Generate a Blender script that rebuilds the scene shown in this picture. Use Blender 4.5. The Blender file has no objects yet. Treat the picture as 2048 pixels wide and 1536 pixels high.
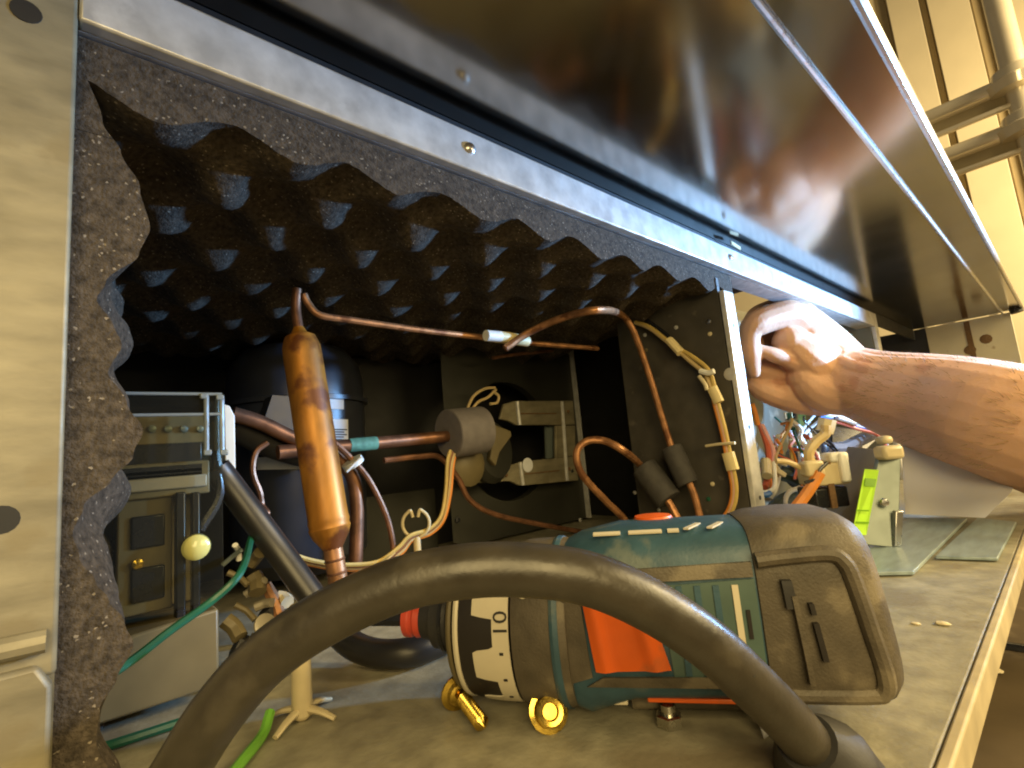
import bpy, bmesh, math, random
from mathutils import Vector, Matrix, noise
random.seed(7)
sc = bpy.context.scene
C = sc.collection
S = 0.14           # one modelling unit is 0.14 m
TS = 0.2/S         # texture scale factor
# ---------------------------------------------------------------- camera
F = 1000.0         # focal length in photo pixels (2048 wide)
def _n(v):
    return v.normalized()
AX = _n(Vector((2145-1024, -(805-768), F)))
AZ = Vector((420-1024, 6330+768, F)); AZ = _n(AZ - AX*AZ.dot(AX.normalized()))
AZ = _n(AZ - AX*AZ.dot(AX))
AY = AZ.cross(AX)
if AY.z < 0: AY = -AY
CZ = 0.5           # camera height above the base pan
right = Vector((AX.x, AY.x, AZ.x)); up = Vector((AX.y, AY.y, AZ.y)); fwd = Vector((AX.z, AY.z, AZ.z))
cam = bpy.data.objects.new('camera', bpy.data.cameras.new('camera')); C.objects.link(cam)
M3 = Matrix((right, up, -fwd)).transposed()
cam.matrix_world = Matrix.Translation(Vector((0, 0, CZ*S))) @ M3.to_4x4()
cam.data.sensor_width = 36.0; cam.data.lens = 36.0*F/2048; cam.data.clip_start = 0.005; cam.data.clip_end = 60
sc.camera = cam
# ---------------------------------------------------------------- world, lamps, exposure
w = bpy.data.worlds.new('World'); sc.world = w; w.use_nodes = True
w.node_tree.nodes['Background'].inputs[0].default_value = (1.0, 0.80, 0.52, 1)
w.node_tree.nodes['Background'].inputs[1].default_value = 0.12
def lamp(name, kind, loc, energy, col, size=0.05, aim=None, spot=None, blend=.6):
    d = bpy.data.lights.new(name, kind); d.energy = energy; d.color = col
    if kind == 'AREA': d.size = size
    else: d.shadow_soft_size = size
    if kind == 'SPOT': d.spot_size = math.radians(spot); d.spot_blend = blend
    o = bpy.data.objects.new(name, d); C.objects.link(o); o.location = Vector(loc)*S
    if aim is not None:
        o.rotation_euler = (Vector(aim)-Vector(loc)).to_track_quat('-Z', 'Y').to_euler()
    return o
# technician's cool head lamp, just outside the frame on the right
lamp('head_lamp', 'SPOT', (4.4, -0.80, 1.05), 28.0, (0.24, 0.53, 1.0), 0.012, aim=(3.1, 1.0, 1.60), spot=100, blend=.7)
# warm ceiling lamp of the kitchen behind the photographer
lamp('room_lamp', 'AREA', (3.4, -3.2, 2.4), 4.0, (1.0, 0.76, 0.34), 0.40, aim=(1.0, 0.8, 0.2))
lamp('room_lamp_behind', 'AREA', (-1.4, -2.6, 2.2), 4.3, (1.0, 0.75, 0.33), 0.40, aim=(2.0, 0.6, 0.4))
# added unseen lamp that brightens the far wall and the shelving
lamp('wall_fill_lamp', 'AREA', (8.6, -5.0, 5.0), 30.0, (1.0, 0.77, 0.40), 0.4, aim=(10.5, 0.0, 2.0))
sc.view_settings.view_transform = 'Standard'; sc.view_settings.look = 'None'
sc.view_settings.exposure = 0.0; sc.view_settings.gamma = 1.0
sc.render.engine = 'CYCLES'
sc.cycles.use_denoising = True
sc.cycles.max_bounces = 8; sc.cycles.transparent_max_bounces = 12
sc.cycles.caustics_reflective = False; sc.cycles.caustics_refractive = False
sc.cycles.sample_clamp_indirect = 4.0
sc.cycles.filter_width = 2.0

# ---------------------------------------------------------------- helpers
def P(px, py, Y=None, Z=None, X=None, c=None):
    """point of the place seen at a photo pixel, at a known X, Y, Z or distance"""
    d = Vector((px-1024, -(py-768), F))
    r = Vector((d.dot(AX), d.dot(AY), d.dot(AZ)))
    if Y is not None: t = Y/r.y
    elif X is not None: t = X/r.x
    elif Z is not None: t = (Z-CZ)/r.z
    else: t = c/F
    p = r*t; p.z += CZ
    return p
def PL(pts, **k): return [P(x, y, **k) for x, y in pts]
def spline(pts, n=8):
    pts = [Vector(p) for p in pts]
    if len(pts) < 3: return pts
    q = [pts[0]*2-pts[1]] + pts + [pts[-1]*2-pts[-2]]
    out = []
    for i in range(1, len(q)-2):
        a, b, c_, d = q[i-1], q[i], q[i+1], q[i+2]
        for k in range(n):
            t = k/n
            out.append(0.5*((2*b)+(c_-a)*t+(2*a-5*b+4*c_-d)*t*t+(3*b-a-3*c_+d)*t**3))
    out.append(pts[-1]); return out
def frame(d):
    d = d.normalized(); h = Vector((0, 0, 1)) if abs(d.z) < .9 else Vector((1, 0, 0))
    u = d.cross(h).normalized(); return u, u.cross(d).normalized(), d
class MB:
    def __init__(s): s.v = []; s.f = []
    def add(s, vs, fs):
        b = len(s.v); s.v += [Vector(x) for x in vs]; s.f += [tuple(b+i for i in f) for f in fs]; return s
    def box(s, c, size, u=None, v=None, w_=None):
        c = Vector(c); u = Vector(u or (1, 0, 0)).normalized(); v = Vector(v or (0, 1, 0)).normalized(); w_ = Vector(w_ or u.cross(v)).normalized()
        a, b, d = size[0]/2, size[1]/2, size[2]/2
        vs = [c+u*(a*i)+v*(b*j)+w_*(d*k) for k in (-1, 1) for j in (-1, 1) for i in (-1, 1)]
        return s.add(vs, [(0, 2, 3, 1), (4, 5, 7, 6), (0, 1, 5, 4), (2, 6, 7, 3), (0, 4, 6, 2), (1, 3, 7, 5)])
    def bx(s, x0, x1, y0, y1, z0, z1):
        return s.box(((x0+x1)/2, (y0+y1)/2, (z0+z1)/2), (abs(x1-x0), abs(y1-y0), abs(z1-z0)))
    def tube(s, pts, r, n=10, smooth=True, steps=8, flat=1.0):
        pts = spline(pts, steps) if smooth else [Vector(p) for p in pts]
        m = len(pts); rs = r if callable(r) else (lambda t: r)
        t0 = (pts[1]-pts[0]).normalized(); u, v, _ = frame(t0); rings = []
        for i, p in enumerate(pts):
            t = (pts[min(i+1, m-1)]-pts[max(i-1, 0)])
            if t.length < 1e-9: t = t0
            t = t.normalized(); q = t0.rotation_difference(t); u = q @ u; v = q @ v; t0 = t
            rr = rs(i/(m-1)); rings.append([p+u*(rr*math.cos(2*math.pi*k/n))+v*(rr*flat*math.sin(2*math.pi*k/n)) for k in range(n)])
        vs = [x for rg in rings for x in rg]; fs = []
        for i in range(m-1):
            for k in range(n):
                a = i*n+k; b = i*n+(k+1) % n; fs.append((a, b, b+n, a+n))
        fs.append(tuple(range(n-1, -1, -1))); fs.append(tuple((m-1)*n+k for k in range(n)))
        return s.add(vs, fs)
    def lathe(s, o, d, prof, n=28, sx=1.0, sy=1.0, u=None, v=None):
        o = Vector(o); d = Vector(d).normalized()
        if u is None: u, v, _ = frame(d)
        vs = []; fs = []; m = len(prof)
        for t, r in prof:
            for k in range(n):
                a = 2*math.pi*k/n; vs.append(o+d*t+u*(r*sx*math.cos(a))+v*(r*sy*math.sin(a)))
        for i in range(m-1):
            for k in range(n):
                a = i*n+k; b = i*n+(k+1) % n; fs.append((a, b, b+n, a+n))
        fs.append(tuple(range(n-1, -1, -1))); fs.append(tuple((m-1)*n+k for k in range(n)))
        return s.add(vs, fs)
    def prism(s, poly, ext):
        poly = [Vector(p) for p in poly]; ext = Vector(ext); n = len(poly)
        return s.add(poly+[p+ext for p in poly], [tuple(range(n-1, -1, -1)), tuple(range(n, 2*n))]+[(i, (i+1) % n, n+(i+1) % n, n+i) for i in range(n)])
    def grid(s, fn, nu, nv):
        vs = [fn(i/nu, j/nv) for j in range(nv+1) for i in range(nu+1)]
        return s.add(vs, [(j*(nu+1)+i, j*(nu+1)+i+1, (j+1)*(nu+1)+i+1, (j+1)*(nu+1)+i) for j in range(nv) for i in range(nu)])
    def slab(s, fn, off, nu, nv):
        """closed sheet: fn(u,v) outer surface, off(u,v) inner surface"""
        b = len(s.v); s.grid(fn, nu, nv); b2 = len(s.v); N = nu+1
        s.grid(off, nu, nv)
        for i in range(len(s.f)-nu*nv, len(s.f)): s.f[i] = tuple(reversed(s.f[i]))
        per = [i for i in range(nu+1)]+[j*N+nu for j in range(1, nv+1)]+[nv*N+i for i in range(nu-1, -1, -1)]+[j*N for j in range(nv-1, 0, -1)]
        for k in range(len(per)):
            a, c_ = per[k], per[(k+1) % len(per)]; s.f.append((b+c_, b+a, b2+a, b2+c_))
        return s
ORG = {}
def tag(o, label=None, cat=None, group=None, kind=None):
    if label: o['label'] = label
    if cat: o['category'] = cat
    if group: o['group'] = group
    if kind: o['kind'] = kind
    return o
def _place(o, org, parent):
    ORG[o] = Vector(org)
    if parent is not None:
        o.parent = parent; o.location = (Vector(org)-ORG[parent])*S
    else: o.location = Vector(org)*S
def obj(name, mb, mat, parent=None, smooth=True, bevel=0, seg=2, angle=35, sub=0):
    xs = [v.x for v in mb.v]; ys = [v.y for v in mb.v]; zs = [v.z for v in mb.v]
    org = Vector(((min(xs)+max(xs))/2, (min(ys)+max(ys))/2, min(zs)))
    me = bpy.data.meshes.new(name); me.from_pydata([(v-org)*S for v in mb.v], [], mb.f)
    bm = bmesh.new(); bm.from_mesh(me); bmesh.ops.recalc_face_normals(bm, faces=bm.faces); bm.to_mesh(me); bm.free()
    if smooth:
        me.polygons.foreach_set('use_smooth', [True]*len(me.polygons))
        me.set_sharp_from_angle(angle=math.radians(angle))
    me.materials.append(mat)
    o = bpy.data.objects.new(name, me); C.objects.link(o); _place(o, org, parent)
    if bevel:
        m = o.modifiers.new('bevel', 'BEVEL'); m.width = bevel*S; m.segments = seg; m.limit_method = 'ANGLE'; m.angle_limit = math.radians(40)
    if sub:
        m = o.modifiers.new('sub', 'SUBSURF'); m.levels = sub; m.render_levels = sub
    return o
def thing(name, label, cat, loc, group=None):
    o = bpy.data.objects.new(name, None); C.objects.link(o); o.empty_display_size = .02
    _place(o, loc, None); tag(o, label, cat, group); return o
# ---------------------------------------------------------------- materials
def mat(name, col, rough=.5, metal=0.0, var=.18, scale=60, bump=0.0, bscale=300, rvar=.1, spec=.5, aniso=0, streak=None, spots=None, alpha=None, trans=0, coat=0, detail=4):
    scale *= TS; bscale *= TS
    m = bpy.data.materials.new(name); m.use_nodes = True; nt = m.node_tree; N = nt.nodes; L = nt.links
    b = N['Principled BSDF']; tc = N.new('ShaderNodeTexCoord'); mp = N.new('ShaderNodeMapping')
    L.new(tc.outputs['Object'], mp.inputs[0])
    if streak: mp.inputs['Scale'].default_value = streak
    nz = N.new('ShaderNodeTexNoise'); nz.inputs['Scale'].default_value = scale; nz.inputs['Detail'].default_value = detail; L.new(mp.outputs[0], nz.inputs[0])
    rp = N.new('ShaderNodeValToRGB'); L.new(nz.outputs['Fac'], rp.inputs[0])
    rp.color_ramp.elements[0].position = .3; rp.color_ramp.elements[1].position = .7
    rp.color_ramp.elements[0].color = tuple(max(0, x*(1-var)) for x in col)+(1,)
    rp.color_ramp.elements[1].color = tuple(min(1, x*(1+var)) for x in col)+(1,)
    out = rp.outputs[0]
    if spots:      # (colour, scale, threshold)
        vo = N.new('ShaderNodeTexNoise'); vo.inputs['Scale'].default_value = spots[1]*TS; vo.inputs['Detail'].default_value = 6; L.new(tc.outputs['Object'], vo.inputs[0])
        r2 = N.new('ShaderNodeValToRGB'); r2.color_ramp.elements[0].position = spots[2]; r2.color_ramp.elements[1].position = spots[2]+.08; L.new(vo.outputs['Fac'], r2.inputs[0])
        mx = N.new('ShaderNodeMixRGB'); L.new(r2.outputs[0], mx.inputs[0]); L.new(out, mx.inputs[1]); mx.inputs[2].default_value = tuple(spots[0])+(1,)
        out = mx.outputs[0]
    L.new(out, b.inputs['Base Color'])
    b.inputs['Metallic'].default_value = metal; b.inputs['Specular IOR Level'].default_value = spec
    b.inputs['Anisotropic'].default_value = aniso; b.inputs['Coat Weight'].default_value = coat
    if trans: b.inputs['Transmission Weight'].default_value = trans; b.inputs['IOR'].default_value = 1.45
    mr = N.new('ShaderNodeMapRange'); mr.inputs['To Min'].default_value = max(.02, rough-rvar); mr.inputs['To Max'].default_value = min(1, rough+rvar)
    n2 = N.new('ShaderNodeTexNoise'); n2.inputs['Scale'].default_value = scale*2.3; n2.inputs['Detail'].default_value = 3; L.new(mp.outputs[0], n2.inputs[0])
    L.new(n2.outputs['Fac'], mr.inputs['Value']); L.new(mr.outputs[0], b.inputs['Roughness'])
    if bump:
        n3 = N.new('ShaderNodeTexNoise'); n3.inputs['Scale'].default_value = bscale; n3.inputs['Detail'].default_value = 4; L.new(mp.outputs[0], n3.inputs[0])
        bp = N.new('ShaderNodeBump'); bp.inputs['Strength'].default_value = bump; bp.inputs['Distance'].default_value = .0008/TS; L.new(n3.outputs['Fac'], bp.inputs['Height']); L.new(bp.outputs[0], b.inputs['Normal'])
    return m
def foam_material():
    m = mat('foam', (.062, .050, .038), .9, var=.5, scale=420, bump=1.0, bscale=900, spec=.25)
    nt = m.node_tree; N = nt.nodes; L = nt.links; b = N['Principled BSDF']
    src = b.inputs['Base Color'].links[0].from_socket
    tc = N.new('ShaderNodeTexCoord'); vo = N.new('ShaderNodeTexVoronoi'); vo.inputs['Scale'].default_value = 1300*TS; L.new(tc.outputs['Object'], vo.inputs['Vector'])
    sp = N.new('ShaderNodeSeparateColor'); L.new(vo.outputs['Color'], sp.inputs[0])
    gt = N.new('ShaderNodeMath'); gt.operation = 'GREATER_THAN'; gt.inputs[1].default_value = .982; L.new(sp.outputs[0], gt.inputs[0])
    mx = N.new('ShaderNodeMixRGB'); L.new(gt.outputs[0], mx.inputs[0]); L.new(src, mx.inputs[1]); mx.inputs[2].default_value = (.22, .19, .15, 1)  # glints of the foam cells put into the colour as pale flecks
    L.new(mx.outputs[0], b.inputs['Base Color'])
    return m
GALV = mat('galvanised_steel', (.64, .64, .63), .40, .40, var=.22, scale=70, bump=.15, bscale=120, rvar=.12, spots=((.74, .74, .73), 45, .60))
GALV2 = mat('galvanised_post', (.235, .21, .14), .52, .25, var=.28, scale=40, bump=.25, bscale=90, streak=(1, 1, 2.5), spots=((.215, .185, .115), 46, .56))
STEEL = mat('stainless_steel', (.34, .315, .28), .15, 1.0, var=.12, scale=9, rvar=.04)
HEM = mat('steel_edge', (.60, .60, .60), .30, 1.0, var=.1, scale=80)
FOAM = foam_material()
WALLG = mat('dark_grey_enamel', (.062, .057, .048), .5, .0, var=.25, scale=50, spots=((.11, .10, .08), 70, .66))
BACKG = mat('grey_back_panel', (.032, .032, .025), .55, .2, var=.2, scale=20)
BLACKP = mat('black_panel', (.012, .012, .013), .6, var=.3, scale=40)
PANELI = mat('pale_inner_panel', (.15, .15, .12), .45, .2, var=.12, scale=14, spots=((.30, .29, .23), 22, .6))
PAN = mat('base_pan_paint', (.33, .305, .22), .5, var=.24, scale=95, bump=.3, bscale=420, spots=((.235, .205, .14), 13, .53), detail=12, rvar=.2)
PANEDGE = mat('pan_edge', (.52, .44, .28), .55, var=.2, scale=50)
GROUND = mat('kitchen_floor', (.11, .080, .045), .6, var=.25, scale=14, bump=.1, spots=((.17, .13, .08), 20, .60))
COPPER = mat('copper', (.40, .195, .09), .42, .6, var=.35, scale=90, spots=((.20, .085, .04), 60, .54))
COPPERD = mat('tarnished_copper', (.26, .125, .07), .42, .7, var=.35, scale=90)
DRIER = mat('drier_copper', (.36, .150, .018), .46, .3, var=.45, scale=38, streak=(2.2, 2.2, .6), spots=((.14, .045, .012), 34, .52))
PATINA = mat('green_patina', (.10, .26, .20), .7, .1, var=.4, scale=150)
RUBBER = mat('black_rubber', (.016, .015, .015), .38, var=.2, scale=30, rvar=.08, spec=.6)
RUBBERM = mat('matt_black_rubber', (.030, .029, .030), .55, var=.25, scale=60, bump=.2)
CORD = mat('cord_rubber', (.042, .036, .027), .36, var=.3, scale=70, rvar=.16, spec=.6, bump=.2, bscale=330, spots=((.060, .052, .039), 60, .58))
SLEEVE = mat('grey_foam_sleeve', (.050, .047, .045), .8, var=.2, scale=120, bump=.3)
SLEEVEL = mat('light_grey_sleeve', (.16, .145, .15), .7, var=.12, scale=120, bump=.2)
BLACKM = mat('compressor_black', (.014, .015, .020), .28, var=.2, scale=30, spec=.6)
COMPB = mat('compressor_shell', (.030, .034, .050), .32, var=.2, scale=30, spec=.6)
CREAM = mat('cream_plastic', (.62, .54, .36), .4, var=.08, scale=40)
CREAMD = mat('aged_cream_plastic', (.15, .12, .06), .45, var=.2, scale=30)
NYLON = mat('nylon', (.60, .51, .32), .35, var=.1, scale=80)
WHITEP = mat('white_plastic', (.78, .78, .74), .35, var=.05, scale=80)
PAPER = mat('white_paper', (.86, .86, .88), .7, var=.03, scale=20)
LABELW = mat('label_white', (.72, .74, .78), .5, var=.06, scale=120)
LIME = mat('lime_sticker', (.48, .86, .03), .5, var=.08, scale=60)
LIMED = mat('lime_print', (.22, .48, .02), .5, var=.08, scale=60)
GREYMET = mat('grey_cover_steel', (.20, .24, .23), .4, .35, var=.12, scale=25)
KHAKI = mat('khaki_cover', (.34, .30, .22), .45, .1, var=.1, scale=25)
PLATE_LAMPTINT = mat('zinc_plate', (.34, .43, .47), .35, .3, var=.2, scale=30, streak=(1, 5, 1))  # zinc with the head lamp's blue light put into the base colour
TEAL = mat('teal_plastic', (.042, .098, .140), .45, var=.2, scale=90, bump=.15, bscale=700, spots=((.12, .16, .165), 60, .57), detail=10)
TEALP = mat('pale_teal_plastic', (.085, .14, .125), .45, var=.15, scale=60)
DRUB = mat('drill_rubber', (.105, .088, .064), .55, var=.3, scale=90, bump=.3, bscale=1100, spots=((.20, .17, .12), 45, .55), detail=10)
ORANGE = mat('orange_plastic', (.76, .125, .012), .42, var=.08, scale=60, spots=((.60, .13, .03), 55, .60))
DWHITE = mat('collar_white', (.66, .60, .46), .45, var=.06, scale=40)
DBLACK = mat('collar_black', (.018, .015, .014), .5, var=.2, scale=60)
RED = mat('red_plastic', (.62, .08, .045), .4, var=.1, scale=60)
BRASS = mat('brass', (.72, .50, .10), .20, 1.0, var=.2, scale=300, spots=((.38, .24, .05), 240, .60))
ZINC = mat('zinc_nut', (.62, .60, .52), .25, 1.0, var=.1, scale=200)
GREENW = mat('green_wire', (.012, .095, .055), .35, var=.15, scale=90)
YELW = mat('yellow_wire', (.52, .38, .12), .4, var=.12, scale=90)
BEIGEW = mat('beige_wire', (.56, .43, .22), .4, var=.1, scale=90)
ORANGEW = mat('orange_wire', (.72, .26, .05), .4, var=.1, scale=90)
REDW = mat('red_wire', (.55, .13, .08), .4, var=.1, scale=90)
PINKW = mat('pink_wire', (.75, .40, .40), .4, var=.1, scale=90)
BROWNW = mat('brown_wire', (.22, .10, .05), .45, var=.15, scale=90)
WHITEW = mat('white_wire', (.75, .74, .72), .4, var=.06, scale=90)
BLUEC = mat('blue_cap', (.05, .18, .55), .4, var=.1, scale=90)
PCB = mat('circuit_board', (.05, .20, .12), .45, var=.3, scale=250)
CREAMPANEL = mat('worn_cream_panel', (.62, .57, .44), .5, var=.08, scale=20, spots=((.42, .33, .20), 55, .66))
YWALL = mat('cream_wall', (.70, .61, .42), .5, var=.06, scale=6)
YWALL2 = mat('cream_wall_shadow_strip', (.34, .27, .15), .6, var=.08, scale=10)  # darker copy of the wall colour, with the shade between panels put in
CHROME = mat('chrome', (.85, .76, .58), .16, .45, var=.04, scale=30)
CRUMB = mat('crumb', (.80, .70, .48), .8, var=.15, scale=300)
RUST = mat('rust', (.16, .09, .04), .8, var=.3, scale=400)
INK = mat('black_ink', (.02, .018, .016), .6, var=.1)
TAPE = mat('cream_tape', (.74, .62, .34), .5, var=.1, scale=70)
SCUFF = mat('amber_button', (.62, .60, .22), .2, var=.08, scale=60, coat=.4)
def skin_material():
    m = mat('skin', (.68, .41, .27), .50, var=.08, scale=38, bump=.6, bscale=300, spec=.4, spots=((.58, .31, .20), 24, .57))
    b = m.node_tree.nodes['Principled BSDF']; b.inputs['Subsurface Weight'].default_value = .15; b.inputs['Subsurface Radius'].default_value = (.004, .0016, .0008)
    b.inputs['Subsurface Scale'].default_value = 1.0
    return m
SKIN = skin_material()
HAIR = mat('arm_hair', (.36, .22, .10), .5, var=.2)
def translucent(m, f):
    nt = m.node_tree; N = nt.nodes; L = nt.links; b = N['Principled BSDF']; t = N.new('ShaderNodeBsdfTranslucent'); t.inputs[0].default_value = (.85, .85, .86, 1)
    mx = N.new('ShaderNodeMixShader'); mx.inputs[0].default_value = f; L.new(b.outputs[0], mx.inputs[1]); L.new(t.outputs[0], mx.inputs[2]); L.new(mx.outputs[0], N['Material Output'].inputs[0])
translucent(PAPER, .45)
def clear_material():
    m = bpy.data.materials.new('clear_plastic'); m.use_nodes = True; nt = m.node_tree; N = nt.nodes; L = nt.links
    b = N['Principled BSDF']; b.inputs['Base Color'].default_value = (.10, .10, .09, 1); b.inputs['Roughness'].default_value = .06
    tr = N.new('ShaderNodeBsdfTransparent'); tr.inputs[0].default_value = (.93, .94, .90, 1)
    lw = N.new('ShaderNodeLayerWeight'); lw.inputs[0].default_value = .35
    mr = N.new('ShaderNodeMapRange'); mr.inputs['To Min'].default_value = .05; mr.inputs['To Max'].default_value = .75; L.new(lw.outputs['Facing'], mr.inputs['Value'])
    mx = N.new('ShaderNodeMixShader'); L.new(mr.outputs[0], mx.inputs[0]); L.new(tr.outputs[0], mx.inputs[1]); L.new(b.outputs[0], mx.inputs[2]); L.new(mx.outputs[0], N['Material Output'].inputs[0])
    return m
CLEAR = clear_material()
EDGEP = mat('clear_edge_glint', (.20, .23, .24), .12, var=.1, scale=50, spec=.8)  # highlights of the cover's edges put into this pale colour; clips share it

# ================================================================ SETTING
pan = MB().bx(-2.2, 7.6, 0.215, 3.2, -0.035, 0.0)
bp_ = obj('base_floor', pan, PAN, bevel=.006); tag(bp_, 'beige painted steel base of the machine compartment', kind='structure')
ed = obj('front_edge', MB().bx(-2.2, 7.6, 0.195, 0.2149, -0.055, 0.004), PANEDGE, bp_, bevel=.005)
gr = obj('ground', MB().bx(-6, 30, -30, 3.4, -.62, -.60), GROUND); tag(gr, 'dark brown kitchen floor below the machine', kind='structure')

# ================================================================ CABINET (frame of the machine)
cab = thing('machine_cabinet', 'sheet steel machine cabinet with galvanised frame and polished stainless overhang', 'machine', (2.5, 1.0, 0))
ZR0, ZR1, ZM = 1.285, 1.405, 1.463
# left post with lower overlapping plate
post = obj('frame_post', MB().bx(-.80, 0, 1.0, 1.03, .25, 1.40), GALV2, cab, bevel=.006)
obj('return_flange', MB().bx(-.02, -.002, 1.0301, 1.14, .0, 1.28), GALV2, post)
obj('lower_plate', MB().prism([(-.80, .985, .27), (-.80, .985, 0), (-.004, .985, 0), (-.004, .985, .24), (-.02, .985, .27)], (0, .03, 0)), GALV2, post, bevel=.006)
obj('pressed_bead', MB().tube([(-.8, .992, .315), (-.012, .992, .300)], .016, 10, smooth=False), GALV2, post)
for px, py in ((52, 22), (2, 1040)):
    p = P(px, py, Y=.999)
    obj('bolt_hole', MB().lathe(p+Vector((0, .003, 0)), (0, -1, 0), [(0, .020), (.0035, .019), (.0036, 0.001)], 16), BLACKP, post)
obj('corner_plate', MB().prism([(-.8, .990, 1.30), (-.14, .990, 1.315), (-.02, .990, 1.325), (-.003, .990, 1.405), (-.8, .990, 1.405)], (0, .0095, 0)), GALV, post, bevel=.004)
# header rail
rail = obj('header_rail', MB().prism([(0.001, 1.0, ZR0), (5.10, 1.0, ZR0), (5.10, 1.0, ZR1), (0.001, 1.0, ZR1)], (0, .03, 0)), GALV, cab, bevel=.005)
obj('rail_lip', MB().bx(.001, 5.1, 1.0301, 1.13, ZR0, ZR0+.012), GALV, rail)
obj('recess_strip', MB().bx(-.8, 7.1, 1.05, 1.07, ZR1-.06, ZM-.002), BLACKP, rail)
for px, py in ((940, 297), (1460, 515)):
    p = P(px, py, Y=1.0)
    h = obj('rail_screw', MB().lathe(p, (0, -1, 0), [(0, .017), (.004, .017), (.009, .012), (.011, .002)], 16), HEM, rail)
p = P(1470, 492, Y=1.0); obj('adhesive_scrap', MB().box(p+Vector((0, -.004, 0)), (.10, .005, .018), u=(1, 0, -.1)), TAPE, rail)
# polished overhang: main sheet, front strip, seam, hem
top = obj('stainless_overhang', MB().bx(-.9, 7.08, .325, 1.20, ZM, ZM+.02), STEEL, cab, smooth=False)
obj('front_strip', MB().bx(-.9, 7.08, .185, .324, ZM+.004, ZM+.02), STEEL, top, smooth=False)
obj('seam_lip', MB().tube([(-.9, .327, ZM-.004), (7.08, .327, ZM-.004)], .0085, 8, smooth=False), HEM, top)
obj('hemmed_edge', MB().tube([(-.9, .180, ZM+.008), (7.08, .180, ZM+.008)], .014, 10, smooth=False), HEM, top)
# divider between compressor bay and wiring bay
div = obj('divider_wall', MB().bx(2.30, 2.325, 1.03, 1.62, 0.0, 1.24), WALLG, cab)
obj('divider_flange', MB().prism([(2.299, 1.0, 0), (2.40, 1.0, 0), (2.40, 1.0, 1.17), (2.299, 1.0, 1.17)], (0, .025, 0)), GALV, div, bevel=.004)
for z in (1.0, .52, .20):
    obj('flange_hole', MB().lathe((2.35, 1.0005, z), (0, -1, 0), [(0, .010), (.002, .010), (.0022, .001)], 12), BLACKP, div)
for k, (px, py, m_) in enumerate(((1352, 655, GALV), (1418, 643, HEM), (1420, 668, CREAM), (1290, 670, GALV), (1292, 700, CREAMD), (1318, 1020, GALV), (1425, 968, CREAM), (1417, 998, GREENW), (1270, 985, GALV))):
    p = P(px, py, X=2.2995)
    obj('wall_rivet', MB().lathe(p, (-1, 0, 0), [(0, .011), (.004, .010), (.007, .002)], 10), m_, div)
p = P(1460, 748, X=2.2985); obj('paint_scuff', MB().lathe(p, (-1, 0, 0), [(0, .03), (.001, .028)], 14), GALV, div)
# wiring bay shell
bay = obj('wiring_bay_back', MB().bx(2.326, 5.08, 1.60, 1.62, 0, 1.44), PANELI, cab)
obj('wiring_bay_seam', MB().tube([P(1655, 645, Y=1.596), P(1745, 622, Y=1.596)], .006, 6, smooth=False), GREYMET, bay)
obj('wiring_bay_side', MB().bx(5.081, 5.11, 1.031, 1.60, 0, 1.40), PANELI, bay)
obj('right_post', MB().bx(5.101, 5.20, 1.0, 1.03, 0, 1.405), GALV, cab, bevel=.004)
# compressor bay shell
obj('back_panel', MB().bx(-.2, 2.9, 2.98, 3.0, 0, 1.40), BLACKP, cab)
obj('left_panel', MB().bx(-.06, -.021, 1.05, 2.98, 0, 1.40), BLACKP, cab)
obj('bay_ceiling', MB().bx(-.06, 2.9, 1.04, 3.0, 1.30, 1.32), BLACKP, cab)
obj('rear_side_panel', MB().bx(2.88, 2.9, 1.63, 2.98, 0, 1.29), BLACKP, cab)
# right end of the cabinet
ce = obj('end_panel', MB().bx(7.1, 7.16, .27, .95, -.5, ZM-.004), CREAMPANEL, cab, bevel=.004)
obj('panel_strip', MB().bx(7.085, 7.099, .585, .63, .5, ZM-.02), RUST, ce)
for px, py in ((1972, 678), (1940, 700)):
    p = P(px, py, X=7.099); obj('rusty_bolt', MB().lathe(p, (-1, 0, 0), [(0, .05), (.01, .045), (.02, .01)], 10), RUST, ce)
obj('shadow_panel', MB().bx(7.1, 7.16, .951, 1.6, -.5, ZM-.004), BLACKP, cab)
obj('corner_bumper', MB().tube([P(2000, 560, X=7.0), P(2022, 600, X=7.0), P(2035, 625, X=7.0)], .05, 10), RUBBERM, cab)

# ================================================================ FOAM
def egg(x, y, px, py): return math.sin(2*math.pi*x/px)*math.sin(2*math.pi*y/py)
def ceil_out(u, v):
    x = -.018+2.50*u; y = 1.036+1.75*v
    n_ = noise.noise(Vector((x*3, y*3, 1)))*.012 + noise.noise(Vector((x*17, y*17, 4)))*.004 + noise.noise(Vector((x*60, y*60, 2)))*.0035
    yy = y-1.036
    e = egg(x-.10+.05*math.sin(y*2)+.05*noise.noise(Vector((x*2.2, y*2.2, 7))), yy+.075, .262, .36)
    e = 1-2*(abs(.5-.5*e))**.9
    a = .042
    a *= .5+.5*min(1, yy/.15)
    if x > 2.25: a *= max(.35, 1-(x-2.25)*2)
    return Vector((x, y, 1.185-a*e+n_-.065*min(1.2, yy)))
cf = MB().slab(ceil_out, lambda u, v: Vector((-.018+2.50*u, 1.036+1.75*v, 1.28)), 260, 180)
o = obj('acoustic_foam', cf, FOAM, angle=60); tag(o, 'dark grey egg-crate foam sheet hanging under the compartment roof', 'foam')
prof = [(1.28, .006), (1.22, .012), (1.13, .036), (1.083, .060), (1.02, .090), (.955, .104), (.90, .09), (.839, .046), (.808, .036), (.77, .055), (.734, .069), (.70, .054), (.687, .050), (.64, .075), (.591, .098), (.55, .085), (.513, .058), (.478, .024), (.44, .012), (.404, .022), (.36, .04), (.331, .056), (.29, .08), (.255, .089), (.21, .07), (.175, .050), (.13, .046), (.06, .07), (0.002, .05)]
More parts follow.
